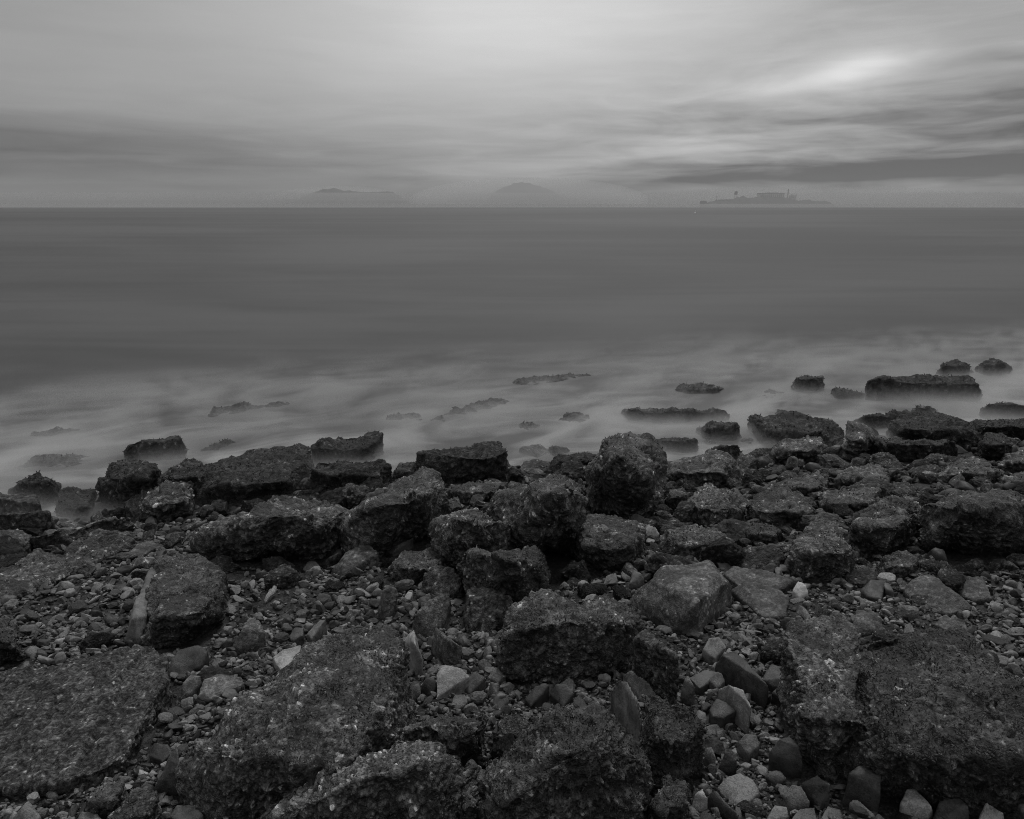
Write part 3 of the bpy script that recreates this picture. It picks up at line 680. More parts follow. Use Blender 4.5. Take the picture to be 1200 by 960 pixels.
rock('boulder', 'moss', 'vast dark weedy boulder| filling the lower right corner', '985,790,.8 1000,748,1 1020,745,1 1075,742,1 1125,750,1 1155,765,1 1177,795,1 1207,820,1 1250,860,.8 1250,935,.1 1175,943,0 1125,931,0 1075,918,0 1040,911,0 1000,895,0 985,880,.1', 0.3, .8, weed=.1)
rock('boulder', 'rough', 'ridge-backed block| along the left side of the vast dark boulder', '921,770,.6 924,738,.95 940,726,1 987,725,1 1003,740,1 1010,790,1 1012,850,.8 1005,897,0 975,885,0 956,869,.1 946,833,.4 939,797,.5', 0.3, .8, weed=-.15)
rock('stone', 's0', 'dark angular block of stone| at the bottom below the ridge-backed block', '991,932,.3 995,906,.9 1010,897,1 1032,907,1 1034,932,.6 1027,953,0 1005,943,0', None, .4)
rock('stone', 's0', 'square dark stone with pale stripes| left of the dark angular block', '938,918,.6 957,905,1 975,920,1 976,933,.5 960,947,0 949,934,0', None, .35)
rock('stone', 's1', 'rounded grey cobble| left of the striped square stone', '916,932,.4 927,917,1 940,920,1 950,940,.5 947,950,0 930,947,0', None, 1)
rock('stone', 's0', 'large dark cobble with a peak| left of the ridge-backed block foot', '901,882,.5 912,865,1 925,860,1 938,875,.9 941,897,.3 930,903,0 915,895,0', None, .7)
rock('stone', 's0', 'grey-veined stone| tucked against the left side of the ridge-backed block', '904,812,.5 915,801,1 932,805,1 939,812,.8 935,828,0 920,822,0', None, .7)
rock('stone', 's2', 'pale speckled stone| standing at the foot of the ridge-backed block', '958,890,.5 964,880,1 977,890,1 983,900,.6 972,908,0', None, .7)
rock('stone', 's2', 'light pear-shaped stone| under the lip of the vast dark boulder', '1056,942,.4 1062,923,1 1072,920,1 1092,945,.8 1094,956,0 1075,957,0', None, .9)
rock('stone', 's2', 'smooth light oval stone| right above the pear-shaped one', '1079,932,.4 1097,919,1 1112,925,.9 1111,936,.2 1095,941,0', None, 1.3)
rock('stone', 's0', 'dark rounded stone| at the bottom edge right of the pear-shaped one', '1094,962,.4 1100,938,.9 1120,930,1 1136,945,.8 1138,970,0', None, 1)
rock('stone', 's2', 'pale mottled triangular stone| on the bottom edge at right', '1145,968,.3 1155,938,1 1178,952,.9 1181,975,0', None, .35)
rock('stone', 's2', 'light elongated stone| below the dark angular block', '994,940,.5 1003,935,1 1026,953,.9 1028,965,0 1012,963,0', None, .9)
rock('stone', 's1', 'broad grey stone| at the bottom edge below the striped square one', '957,968,.3 970,944,1 985,948,1 991,970,0', None, .8)
rock('stone', 's1', 'flat-faced grey stone| at the bottom edge below the rounded cobble', '924,965,.4 937,948,1 955,945,1 959,970,0', None, .6)
rock('stone', 's1', 'rounded stone| at the bottom edge right of the dark cylinder', '898,960,.3 908,943,1 922,945,1 925,962,0', None, 1)
rock('stone', 's1', 'grey cobble| on the slope above the vast dark boulder', '1123,747,.5 1133,740,1 1151,752,.8 1138,759,0', None, .9)
rock('stone', 's1', 'oblong cobble| right of the vast dark boulder top', '1159,774,.3 1167,766,1 1182,770,.8 1180,779,0', None, 1)
rock('rock', 'd1', 'brown broken rock| behind the vast dark boulder', '1094,732,.4 1107,720,1 1132,730,.9 1134,741,.1 1115,741,0', None, .6)
rock('stone', 's0', 'tall dark stone| left of the ridge-backed block top', '892,797,.4 903,778,1 915,780,1 926,795,.6 908,806,0', None, .6)
rock('stone', 's3', 'bright white pebble| between the thumb of rock and the angular wedge', '473,700,.3 478,692,1 484,694,.9 480,704,0', None, 1)
rock('stone', 's3', 'small white stone| first of the pair on the cratered slab rim', '1149,576,.2 1151,571,1 1156,571,1 1157,576,0', None, 1, parts=[])
rock('stone', 's3', 'bright chip of stone| standing between the pitted rock and the egg-shaped boulder', '975,530,.1 976,522,1 981,521,1 981,530,0', None, .4)
rock('stone', 's2', 'light stone| at the back under the humped rock', '1092,545,.2 1095,539,1 1102,539,1 1103,544,0', None, 1)
rock('stone', 's3', 'small bright stone| in front of the barnacle-crusted ball', '855,632,.2 858,627,1 863,628,.9 861,634,0', None, .8)
rock('stone', 's2', 'flat light stone| on the gravel above the long rounded slab', '162,622,.1 168,617,1 175,616,1 174,621,0', None, .9)
rock('stone', 's1', 'round grey ball of stone| left of the large clean boulder', '766,659,.2 769,652,1 777,652,1 780,658,.4 773,664,0', None, 1.4)
rock('stone', 's1', 'narrow flat stone| behind the large clean angular boulder', '779,661,.3 785,650,1 815,653,.9 821,660,.2 800,662,0', None, .7)
rock('stone', 's2', 'light slabby stone| in the gap right of the round barnacled boulder', '752,628,.1 757,613,1 770,618,1 773,626,.5 765,632,0', None, .6)
rock('stone', 's3', 'small pale twisted stone| beside the lower clean grey rock', '929,692,.3 935,680,1 945,685,.9 948,695,.3 937,700,0', None, .6)
rock('stone', 's1', 'blocky stone| left of the round grey ball', '706,684,.3 710,674,1 722,671,1 724,680,.4 715,687,0', None, .7)
rock('stone', 's1', 'tilted square stone| by the left corner of the large clean boulder', '737,684,.4 742,668,1 752,672,.9 756,680,.4 748,688,0', None, .6)

STYLE = {  # roughness per octave, coarse roughness, material
    'weed': (0.30, 0.16, 'weed'), 'rough': (0.30, 0.26, 'rough'), 'bright': (0.30, 0.24, 'bright'),
    'conc': (0.13, 0.08, 'conc'), 's0': (0.045, 0.12, 'stone0'), 's1': (0.05, 0.12, 'stone1'),
    's2': (0.05, 0.12, 'stone2'), 's3': (0.05, 0.12, 'stone3'),
    'awash': (0.08, 0.12, 'weed'), 'd1': (0.085, 0.10, 'bare'), 'moss': (0.30, 0.26, 'moss'),
}
def hull_bm(bm, P):
    vs = [bm.verts.new(p) for p in P]
    r = bmesh.ops.convex_hull(bm, input=vs, use_existing_faces=False)
    junk = set(x for x in r['geom_interior'] + r['geom_unused'] if isinstance(x, bmesh.types.BMVert))
    bmesh.ops.delete(bm, geom=[v for v in junk if v.is_valid], context='VERTS')
tmp = []
for ri, r in enumerate(ROCKS):
    bm = bmesh.new()
    lo = np.array([1e9] * 3); hi = -lo
    bot = None
    for part in [r['pts']] + ([] if r['parts'] == 'low' else r['parts'] or []):
        pts = parse(part)
        xs = [p[0] for p in pts]; ys = [p[1] for p in pts]
        by = max(ys); bx = 0.5 * (min(xs) + max(xs))
        base = at(bx, by)
        d = depth(base)
        W = (max(xs) - min(xs)) * d / 800.0
        ph = (by - min(ys)) * d / 800.0
        rx, ry, rz = ray(bx, by)
        a = math.atan2(-rz, ry)
        H = r['H']
        if H is None:
            D = 0.75 * W
            H = min(max((ph - D * math.sin(a)) / math.cos(a), (0.55 if by < 690 else 0.36) * ph), 0.85 * ph)
        r['auto'] = True
        P = []
        for (x, y, h) in pts:
            p = at(x, y, h * H)
            P.append(p)
            P.append((p[0], p[1], float(seabed(p[0], p[1])) - 0.10 - 0.1 * H))
        tops = [q_ for q_ in pts if q_[2] > 0.7]
        if r['style'] in ('rough', 'bright', 'moss') and len(tops) > 3 and W > 0.35 and r['parts'] != 'low':
            cr = np.random.RandomState(40 + ri)
            tx_, ty_ = np.mean([q_[0] for q_ in tops]), np.mean([q_[1] for q_ in tops])
            tw_ = max(q_[0] for q_ in tops) - min(q_[0] for q_ in tops)
            for _ in range(2):
                P.append(at(tx_ + cr.uniform(-0.22, 0.22) * tw_, ty_ + 0.10 * (by - min(ys)), H * cr.uniform(1.12, 1.32)))
        if r['style'] in ('rough', 'bright', 'weed', 'moss') and r['auto'] and r['parts'] != 'low':
            row = by - 0.78 * H * math.cos(a) * 800 / d
            if row > min(ys) + 2:
                for fx_ in (0.24, 0.5, 0.76):
                    P.append(at(min(xs) + fx_ * (max(xs) - min(xs)), row, 0.86 * H))
        hull_bm(bm, P)
        A = np.array(P)
        lo = np.minimum(lo, A.min(0)); hi = np.maximum(hi, A.max(0))
        r.setdefault('ctr', (bx, 0.5 * (by + min(ys))))
        r.setdefault('wpx', max(xs) - min(xs))
        r.setdefault('d', d); r.setdefault('Hm', H); r.setdefault('W', W)
        r.setdefault('dim', min(W, max(H, 0.3 * W)))
    org = np.array([(lo[0] + hi[0]) / 2, (lo[1] + hi[1]) / 2, lo[2] + 0.1])
    for v in bm.verts:
        v.co.x -= org[0]; v.co.y -= org[1]; v.co.z -= org[2]
    bmesh.ops.recalc_face_normals(bm, faces=bm.faces[:])
    me = bm_mesh(r['name'], bm)
    o = bpy.data.objects.new('tmp', me)
    COL.objects.link(o)
    vox = max(1.25 * r['d'] / 683.0, 0.0045)
    vox = min(vox, r['dim'] / 11.0)
    md = o.modifiers.new('r', 'REMESH')
    md.mode = 'VOXEL'
    md.voxel_size = vox
    md.adaptivity = 0
    r['org'] = org; r['vox'] = vox
    tmp.append(o)
dg = bpy.context.evaluated_depsgraph_get()
dg.update()
for o, r in zip(tmp, ROCKS):
    r['me'] = bpy.data.meshes.new_from_object(o.evaluated_get(dg))
    r['me'].materials.clear()
for o in tmp:
    m_ = o.data
    bpy.data.objects.remove(o)
    bpy.data.meshes.remove(m_)

# height of the shore with its rocks, for laying pebbles and stones
HC = 0.02
HX0, HY0, HNX, HNY = -9.0, 0.4, 1050, 720
hgx = HX0 + (np.arange(HNX) + 0.5) * HC
hgy = HY0 + (np.arange(HNY) + 0.5) * HC
HXX, HYY = np.meshgrid(hgx, hgy)
GRID0 = ground_at(HXX, HYY)
HGT = GRID0.copy()
def cell(x, y):
    return (np.clip(((np.asarray(x) - HX0) / HC).astype(int), 0, HNX - 1), np.clip(((np.asarray(y) - HY0) / HC).astype(int), 0, HNY - 1))

TUFT_V = np.array([[-0.5, 0, 0], [0.5, 0, 0], [0.35, 0.15, 0.6], [-0.35, 0.15, 0.6], [0, 0.5, 1.0]], np.float32)
CONE_N = 6
_ang = np.arange(CONE_N) * 2 * math.pi / CONE_N
CONE_V = np.concatenate([np.stack([np.cos(_ang), np.sin(_ang), 0 * _ang - 0.2], 1), np.stack([0.45 * np.cos(_ang + 0.4), 0.45 * np.sin(_ang + 0.4), 0 * _ang + 0.75], 1), [[0, 0, 0.35]]]).astype(np.float32)
def frames(nrm, rs, tilt=0.5):
    n = nrm + tilt * rs.normal(size=nrm.shape)
    n /= np.linalg.norm(n, axis=1)[:, None] + 1e-9
    t = rs.normal(size=nrm.shape)
    t -= (t * n).sum(1)[:, None] * n
    t /= np.linalg.norm(t, axis=1)[:, None] + 1e-9
    return t, np.cross(n, t), n
def scatter(name, P, nrm, size, kind, rs, mat, parent):
    n = len(P)
    if n == 0:
        return
    t, b, u = frames(nrm, rs, 1.1 if kind == 'weed' else 0.15)
    if kind == 'weed':
        S_ = TUFT_V
        F3 = np.array([[3, 2, 4]]); F4 = np.array([[0, 1, 2, 3]])
        sx_ = size * rs.uniform(0.25, 0.6, n); sz_ = size * rs.uniform(0.6, 1.3, n)
    else:
        S_ = CONE_V
        k = np.arange(CONE_N); k1 = (k + 1) % CONE_N
        F4 = np.stack([k, k1, CONE_N + k1, CONE_N + k], 1)
        F3 = np.stack([CONE_N + k, CONE_N + k1, np.full(CONE_N, 2 * CONE_N)], 1)
        sx_ = size * rs.uniform(0.35, 0.65, n); sz_ = sx_ * rs.uniform(0.7, 1.2, n)
    v = P[:, None, :] + (S_[None, :, 0:1] * t[:, None, :] + S_[None, :, 1:2] * b[:, None, :]) * sx_[:, None, None] + S_[None, :, 2:3] * u[:, None, :] * sz_[:, None, None]
    k = len(S_)
    f3 = (F3[None] + (np.arange(n) * k)[:, None, None]).reshape(-1, 3)
    f4 = (F4[None] + (np.arange(n) * k)[:, None, None]).reshape(-1, 4)
    me_ = np_mesh(name, v.reshape(-1, 3), [f4, f3])
    o_ = link(name, me_, mat, parent)
    o_['kind'] = 'stuff'
    return o_
nv = 0
for ri, r in enumerate(ROCKS):
    me = r['me']
    k_oct, k_big, mk = STYLE[r['style']]
    v = get_co(me)
    it = int(max(3, min(70, (0.075 * r['dim'] * r['rnd'] / r['vox']) ** 2)))
    v = relax(me, v, it)
    set_co(me, v)
    # the outline wanders: a slow warp in all three directions
    wk = {'weed': 0.6, 'rough': 1.0, 'moss': 1.0, 'bright': 0.9, 'conc': 0.3, 'd1': 0.25}.get(r['style'], 0.3)
    w = v + r['org']
    for lam_, amp_ in ((0.75, 0.24), (0.33, 0.11)):
        l_ = max(lam_ * min(r['dim'], 0.6), 3 * r['vox'])
        v = v + wk * amp_ * l_ * np.stack([perlin(w / l_ + 7.3 * c_, 40 + c_) for c_ in range(3)], 1)
    set_co(me, v)
    no = get_no(me)
    w = v + r['org']
    dsp = np.zeros(len(v), np.float32)
    L = min(r['dim'] * 1.1, 0.5)
    dsp += k_big * L * perlin(w / L, 17)
    lam = L * 0.5
    while lam > 1.7 * r['vox']:
        nz = perlin(w / lam, int(lam * 1e4) % 97)
        if r['style'] in ('rough', 'weed', 'bright', 'moss') and lam < 0.12:
            nz = 1.4 * (np.abs(nz) - 0.25)
        if r['style'] in ('s0', 's1', 's2', 's3', 'd1'):
            kk = k_oct * (1.0 if lam < 0.1 else 1.6)
        elif r['style'] == 'conc':
            kk = k_oct if lam > 0.06 else k_oct * 3.2
        else:
            kk = k_oct * (0.8 if lam > 0.12 else 1.0)
        dsp += kk * lam * nz
        lam *= 0.55
    rg = np.random.RandomState(500 + ri)
    if rg.rand() < 0.55 and r['style'] in ('rough', 'weed', 'moss', 'conc', 'bright') and r['dim'] > 0.1:
        # bedding and cracks: a few thin grooves across the rock
        for _ in range(2 if rg.rand() < 0.5 else 1):
            ax = rg.normal(size=3) * np.array([0.5, 0.5, 1.0]); ax /= np.linalg.norm(ax)
            lb = rg.uniform(0.35, 0.8) * min(r['dim'], 0.5)
            qn = (w @ ax.astype(np.float32)) / lb + 0.35 * perlin(w / (1.6 * lb), 91) + 0.12 * perlin(w / (0.4 * lb), 92)
            fr = np.abs(qn - np.floor(qn) - 0.5)
            wd = max(2.2 * r['vox'] / lb, 0.05)
            dsp -= 0.11 * lb * np.exp(-(fr / wd) ** 2) * np.clip(0.6 + 1.5 * perlin(w / (2.2 * lb), 93), 0, 1)
            dsp += 0.05 * lb * (np.floor(qn) % 3 - 1)
    tone = None
    if r['style'] in ('rough', 'bright', 'weed', 'conc', 'moss', 'd1'):
        l1 = max({'conc': 0.013, 'weed': 0.02, 'd1': 0.013}.get(r['style'], 0.017), 2.6 * r['vox'])
        dd1, t1 = cells(w / l1 + 0.25 * np.stack([perlin(w / (2 * l1), 60 + c_) for c_ in range(3)], 1), 3)
        dd2, t2 = cells(w / (2.6 * l1), 4)
        where = np.clip(0.55 + 1.6 * perlin(w / 0.16, 77), 0.12, 1.0)
        am = {'conc': 0.32, 'weed': 0.55, 'd1': 0.22}.get(r['style'], 0.85)
        dsp += where * am * l1 * np.clip(1 - (dd1 / 0.62) ** 2, 0, 1) * (0.35 + 0.9 * t1)
        dsp += ({'conc': 0.15, 'd1': 0.10}.get(r['style'], 0.34)) * l1 * 2.6 * np.clip(1 - (dd2 / 0.7) ** 2, 0, 1) * (t2 - 0.25)
        tone = np.clip(0.72 * t1 + 0.28 * t2 - 0.35 * np.clip((dd1 - 0.45) / 0.3, 0, 1), 0, 1)  # creases between lumps darkened: crevice shade put into the colour, with dark weed
    v = v + no * dsp[:, None]
    set_co(me, v)
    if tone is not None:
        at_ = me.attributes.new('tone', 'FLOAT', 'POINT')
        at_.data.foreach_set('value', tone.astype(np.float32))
    me.shade_smooth()
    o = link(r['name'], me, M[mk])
    o.location = r['org']
    o.name = r['name']
    lab = r['label'].replace('|', '')
    tag(o, lab, r['cat'] or ('rock' if 'stone' not in r['name'] else 'stone'))
    if r['name'] == 'boulder': o['category'] = 'boulder'
    if 'slab' in r['name'] or 'concrete' in r['name']: o['category'] = 'slab'
    r['ob'] = o
    nv += len(v)
    w = v + r['org']
    up = w[:, 2] > GRID0[cell(w[:, 0], w[:, 1])[::-1]] - 0.02
    ix, iy = cell(w[up, 0], w[up, 1])
    np.maximum.at(HGT, (iy, ix), w[up, 2])
    # crusts
    rs = np.random.RandomState(1000 + ri)
    no = get_no(me)
    vis = (w[:, 2] > np.maximum(seabed(w[:, 0], w[:, 1]), 0.0) + 0.02)
    cand = np.nonzero(vis)[0]
    pxl = r['d'] / 683.0
    if r['style'] in ('weed', 'rough', 'bright', 'moss') and len(cand):
        patch = perlin(w[cand] / 0.22, 31) + 0.6 * perlin(w[cand] / 0.09, 32)
        frac = {'moss': (0.0, 0.12), 'weed': (-0.15, 0.09), 'rough': (0.2, 0.08), 'bright': (0.35, 0.08)}[r['style']]
        if r['weed'] is not None:
            frac = (frac[0] - r['weed'], frac[1])
        sel = cand[(patch > frac[0]) & (rs.rand(len(cand)) < frac[1])]
        if len(sel) > 14000:
            sel = rs.choice(sel, 14000, False)
        scatter('seaweed', v[sel], no[sel], 1.7 * pxl + 0.004, 'weed', rs, M['weedleaf'], o)
        frac = {'moss': (0.4, 0.02), 'weed': (0.55, 0.03), 'rough': (0.2, 0.035), 'bright': (-0.1, 0.05)}[r['style']]
        sel = cand[(-patch > frac[0] - 0.2) & (rs.rand(len(cand)) < frac[1]) & (no[cand][:, 2] > -0.5)]
        if len(sel) > 9000:
            sel = rs.choice(sel, 9000, False)
        scatter('barnacles', v[sel], no[sel], 0.75 * pxl + 0.004, 'cone', rs, M['barn'], o)
print('rock verts', nv)
# ------------------------------------------------------------------ loose stones and pebbles
def ico(sub):
    bm = bmesh.new()
    bmesh.ops.create_icosphere(bm, subdivisions=sub, radius=1.0)
    v = np.array([x.co[:] for x in bm.verts], np.float32)
    bm.faces.ensure_lookup_table()
    f = np.array([[x.index for x in y.verts] for y in bm.faces], np.int32)
    bm.free()
    return v, f
def stone_shape(sub, rs, cuts=7, flat=0.6):
    v, f = ico(sub)
    v = v.copy()
    for _ in range(cuts):
        n = rs.normal(size=3); n /= np.linalg.norm(n)
        d_ = rs.uniform(0.42, 0.85)
        k = v @ n
        over = np.maximum(k - d_, 0)
        v -= np.outer(over * 0.95, n)
    v += 0.16 * np.stack([perlin(v * 1.5 + 50, rs.randint(1000)) for _ in range(3)], 1)
    if sub >= 3:
        e = perlin(v * 4.0 + 9, rs.randint(1000)) * 0.09 + perlin(v * 9.0 + 9, rs.randint(1000)) * 0.05 + perlin(v * 19.0 + 9, rs.randint(1000)) * 0.025
        v *= (1 + e)[:, None]
    v *= np.array([1.0, rs.uniform(0.6, 0.9), rs.uniform(flat * 0.7, flat * 1.15)])
    r_ = max(np.abs(v[:, 0]).max(), np.abs(v[:, 1]).max())
    return (v / r_).astype(np.float32), f
rs = np.random.RandomState(77)
VAR = []
for i in range(26):
    kind = ('rounded', 'angular', 'flat', 'long')[i % 4]
    v, f = stone_shape(5, rs, {'rounded': 5, 'angular': 14, 'flat': 9, 'long': 9}[kind], {'rounded': 0.75, 'angular': 0.7, 'flat': 0.38, 'long': 0.6}[kind])
    if kind == 'long':
        v *= np.array([1, 0.52, 0.6], np.float32)
    ms_ = {}
    VAR.append((kind, v, f, ms_))
def var_mesh(i, tone):
    kind, v, f, ms_ = VAR[i]
    if tone not in ms_:
        m_ = np_mesh('stone', v, [f])
        m_.shade_smooth()
        m_.materials.append(M['stone%d' % tone])
        ms_[tone] = m_
    return ms_[tone]
def under_rock(x, y, tol=0.03):
    ix, iy = cell(x, y)
    return HGT[iy, ix] - GRID0[iy, ix] > tol
REFS = [(r['ctr'][0], r['ctr'][1], r['label'].split('|')[0], r['wpx']) for r in ROCKS if r['wpx'] > 34 and '|' in r['label'] and len(r['label'].split('|')[0].split()) <= 4]
def rel(q_):
    dx_, dy_ = px_ - q_[0], (py_ - q_[1]) * 1.2
    if abs(dx_) > abs(dy_):
        return 'right of' if dx_ > 0 else 'left of'
    return 'in front of' if dy_ > 0 else 'behind'
SIZEW = ((9, 'tiny'), (15, 'small'), (22, 'fist-sized'), (99, 'head-sized'))
TONEW = ('dark', 'grey', 'light grey', 'pale')
labels = {}
aa = np.linspace(0, 2 * math.pi, 8)[:-1]
# rough rubble filling the boulder field
def rubble_shape(rs):
    v, f = ico(6)
    v = v.copy()
    for _ in range(6):
        n = rs.normal(size=3); n /= np.linalg.norm(n)
        k = v @ n
        v -= np.outer(np.maximum(k - rs.uniform(0.5, 0.85), 0) * 0.9, n)
    s_ = rs.randint(1000)
    v += 0.28 * np.stack([perlin(v * 1.1 + 5 * c, s_ + c) for c in range(3)], 1)
    lam, d_ = 0.6, 0
    c1_, ct_ = cells(v / 0.16, s_)
    c2_, ct2_ = cells(v / 0.4, s_)
    d_ = 0.07 * np.clip(1 - (c1_ / 0.62) ** 2, 0, 1) * (0.3 + ct_) + 0.10 * np.clip(1 - (c2_ / 0.7) ** 2, 0, 1) * ct2_
    for _ in range(5):
        nz = perlin(v / lam + 3, s_ + 9)
        d_ = d_ + 0.30 * lam * (1.4 * (np.abs(nz) - 0.25) if lam < 0.4 else nz)
        lam *= 0.55
    v *= (1 + d_)[:, None]
    v *= np.array([1, rs.uniform(0.6, 0.9), rs.uniform(0.5, 0.75)])
    v /= max(np.abs(v[:, 0]).max(), np.abs(v[:, 1]).max())
    m_ = np_mesh('rock', v, [f]); m_.shade_smooth()
    m_.attributes.new('tone', 'FLOAT', 'POINT').data.foreach_set('value', np.clip(0.75 * ct_ + 0.25 * ct2_ - 0.3 * np.clip((c1_ - 0.45) / 0.3, 0, 1), 0, 1).astype(np.float32))  # rubble tone also carries painted shade in the gaps between lumps
    m_.materials.append(M['weed' if rs.rand() < 0.25 else 'rough'])
    return m_, v[:, 2].max()
RV = [rubble_shape(rs) for _ in range(10)]
rub = 0
rplaced = []
for _ in range(16000):
    if rub >= 215:
        break
    zone = rs.rand()
    if zone < 0.68:
        px_, py_ = rs.uniform(560, 1230), rs.uniform(508, 700)
    elif zone < 0.88:
        px_, py_ = rs.uniform(-30, 560), rs.uniform(575, 690)
    else:
        px_, py_ = rs.uniform(-30, 1230), rs.uniform(690, 985)
    p = at(px_, py_)
    r_px = float(np.clip(rs.lognormal(math.log(17), 0.42), 8, 40)) * (0.8 if py_ > 690 else 1)
    rad = r_px * depth(p) / 800.0
    if under_rock(np.array([p[0]]), np.array([p[1]]), 0.05)[0]:
        continue
    cov = under_rock(p[0] + rad * 0.7 * np.cos(aa), p[1] + rad * 0.7 * np.sin(aa), 0.05).sum()
    if cov > 4:
        continue
    mi = rs.randint(len(RV))
    o = bpy.data.objects.new('rock', RV[mi][0])
    COL.objects.link(o)
    z = float(ground_at(p[0], p[1])) + rad * RV[mi][1] * rs.uniform(0.0, 0.6)
    o.location = (p[0], p[1], z)
    o.scale = (rad, rad, rad)
    o.rotation_euler = (rs.normal(0, 0.25), rs.normal(0, 0.25), rs.uniform(0, 6.28))
    near = sorted(REFS, key=lambda q_: (q_[0] - px_) ** 2 + (q_[1] - py_) ** 2)
    a = f'{"small" if r_px < 13 else "mid-sized" if r_px < 20 else "large"} dark crusted rubble rock {rel(near[0])} the {near[0][2].strip()}'
    for q_ in near[1:5]:
        if a not in labels:
            break
        a = f'dark crusted rubble rock between the {near[0][2].strip()} and the {q_[2].strip()}'
    labels[a] = 1
    tag(o, a, 'rock', 'crusted rubble between the boulders')
    rub += 1
    a8 = np.linspace(0, 2 * math.pi, 24)
    for f_ in (0.0, 0.3, 0.6, 0.85):
        ix, iy = cell(p[0] + rad * f_ * np.cos(a8), p[1] + rad * f_ * np.sin(a8))
        np.maximum.at(HGT, (iy, ix), z + rad * RV[mi][1] * (1 - f_ * f_) * 0.8)
print('rubble', rub)
n_hand = sum(1 for r in ROCKS if r['name'] == 'stone')
N_FILL = 296 - n_hand
placed = []
for r in ROCKS:
    placed.append((r['ctr'][0], r['ctr'][1], 0))
cands = []
tries = 0
while len(cands) < N_FILL and tries < 60000:
    tries += 1
    px_, py_ = rs.uniform(-20, 1220), 985 - 375 * rs.rand() ** 1.25
    if rs.rand() < 0.5:      # the open stony patches of the beach carry most of the larger stones
        c = [(300, 725, 130, 80), (560, 800, 90, 60), (850, 830, 90, 110), (1120, 690, 110, 70), (980, 920, 160, 50), (230, 800, 50, 60), (480, 700, 70, 60), (90, 715, 100, 50)][rs.randint(8)]
        px_, py_ = rs.normal(c[0], c[2] * 0.6), rs.normal(c[1], c[3] * 0.6)
    if not (-30 < px_ < 1230 and 560 < py_ < 1000):
        continue
    r_px = float(np.clip(rs.lognormal(math.log(9.0), 0.38), 5.5, 22))
    p = at(px_, py_)
    rad = r_px * depth(p) / 800.0
    aa = np.linspace(0, 2 * math.pi, 8)[:-1]
    cov = under_rock(p[0] + rad * 0.6 * np.cos(aa), p[1] + rad * 0.6 * np.sin(aa))
    if under_rock(np.array([p[0]]), np.array([p[1]]))[0] or cov.sum() > 2:
        continue
    if any((px_ - a) ** 2 + ((py_ - b) * 1.3) ** 2 < (0.85 * (r_px + c)) ** 2 for a, b, c in placed[len(ROCKS):]):
        continue
    placed.append((px_, py_, r_px))
    cands.append((px_, py_, r_px, p, rad))
filler = []
for (px_, py_, r_px, p, rad) in cands:
    vi = rs.randint(len(VAR))
    tone = rs.choice(4, p=[0.38, 0.46, 0.155, 0.005])
    kind = VAR[vi][0]
    size = next(w for l, w in SIZEW if r_px < l)
    near = sorted(REFS, key=lambda q_: (q_[0] - px_) ** 2 + (q_[1] - py_) ** 2)
    a = f'{size} {kind} {TONEW[tone]} stone {rel(near[0])} the {near[0][2].strip()}'
    for q_ in near[1:5]:
        if a not in labels:
            break
        a = f'{kind} {TONEW[tone]} stone between the {near[0][2].strip()} and the {q_[2].strip()}'
    labels.setdefault(a, 0)
    labels[a] += 1
    o = bpy.data.objects.new('stone', var_mesh(vi, tone))
    COL.objects.link(o)
    th = rad * VAR[vi][1][:, 2].max()
    z = float(ground_at(p[0], p[1])) + 0.012 + th * rs.uniform(0.15, 0.75)
    o.location = (p[0], p[1], z)
    o.scale = (rad, rad, rad)
    o.rotation_euler = (rs.normal(0, 0.3), rs.normal(0, 0.3), rs.uniform(0, 6.28))
    tag(o, a, 'stone', 'loose stones on the beach')
    ix, iy = cell(p[0] + rad * 0.6 * np.cos(aa), p[1] + rad * 0.6 * np.sin(aa))
    np.maximum.at(HGT, (iy, ix), z)
# pebbles: nobody could count them
PV = [stone_shape(2, rs, rs.randint(5, 12), rs.choice([0.45, 0.6, 0.75])) for _ in range(16)] + [stone_shape(3, rs, rs.randint(8, 16), rs.choice([0.4, 0.55, 0.75])) for _ in range(24)]
bins = {0: [], 1: [], 2: [], 3: []}
NP = 68000
px_ = rs.uniform(-40, 1240, NP)
py_ = 990 - 450 * rs.rand(NP) ** 1.1
NR = 5200      # broken rubble in the boulder field, past the ones that stand alone
px_[:NR] = np.where(rs.rand(NR) < 0.72, rs.uniform(560, 1240, NR), rs.uniform(-40, 560, NR))
py_[:NR] = np.where(px_[:NR] > 560, rs.uniform(512, 675, NR), rs.uniform(572, 665, NR))
xc, yc = (px_ - 600) / 800.0, (480 - py_) / 800.0
ry, rz = CP + yc * SP, -SP + yc * CP
# closed form for the sloping shore: EYE + t*rz = 0.2*0.972*(7.3+0.24 t xc - t ry)
kk = 0.2 * 0.972
t_ = (EYE - kk * 7.3) / (kk * (0.24 * xc - ry) - rz)
x_, y_ = t_ * xc, t_ * ry
dd = y_ * CP - (EYE + t_ * rz - EYE) * SP
rpx = np.clip(rs.lognormal(math.log(2.9), 0.58, NP), 1.0, 10)
rpx[:NR] = np.clip(rs.lognormal(math.log(6.0), 0.45, NR), 3.0, 15)
rad = rpx * dd / 800.0
ok = (seabed(x_, y_) > 0.03) & ~under_rock(x_, y_, 0.02 + 0.0) 
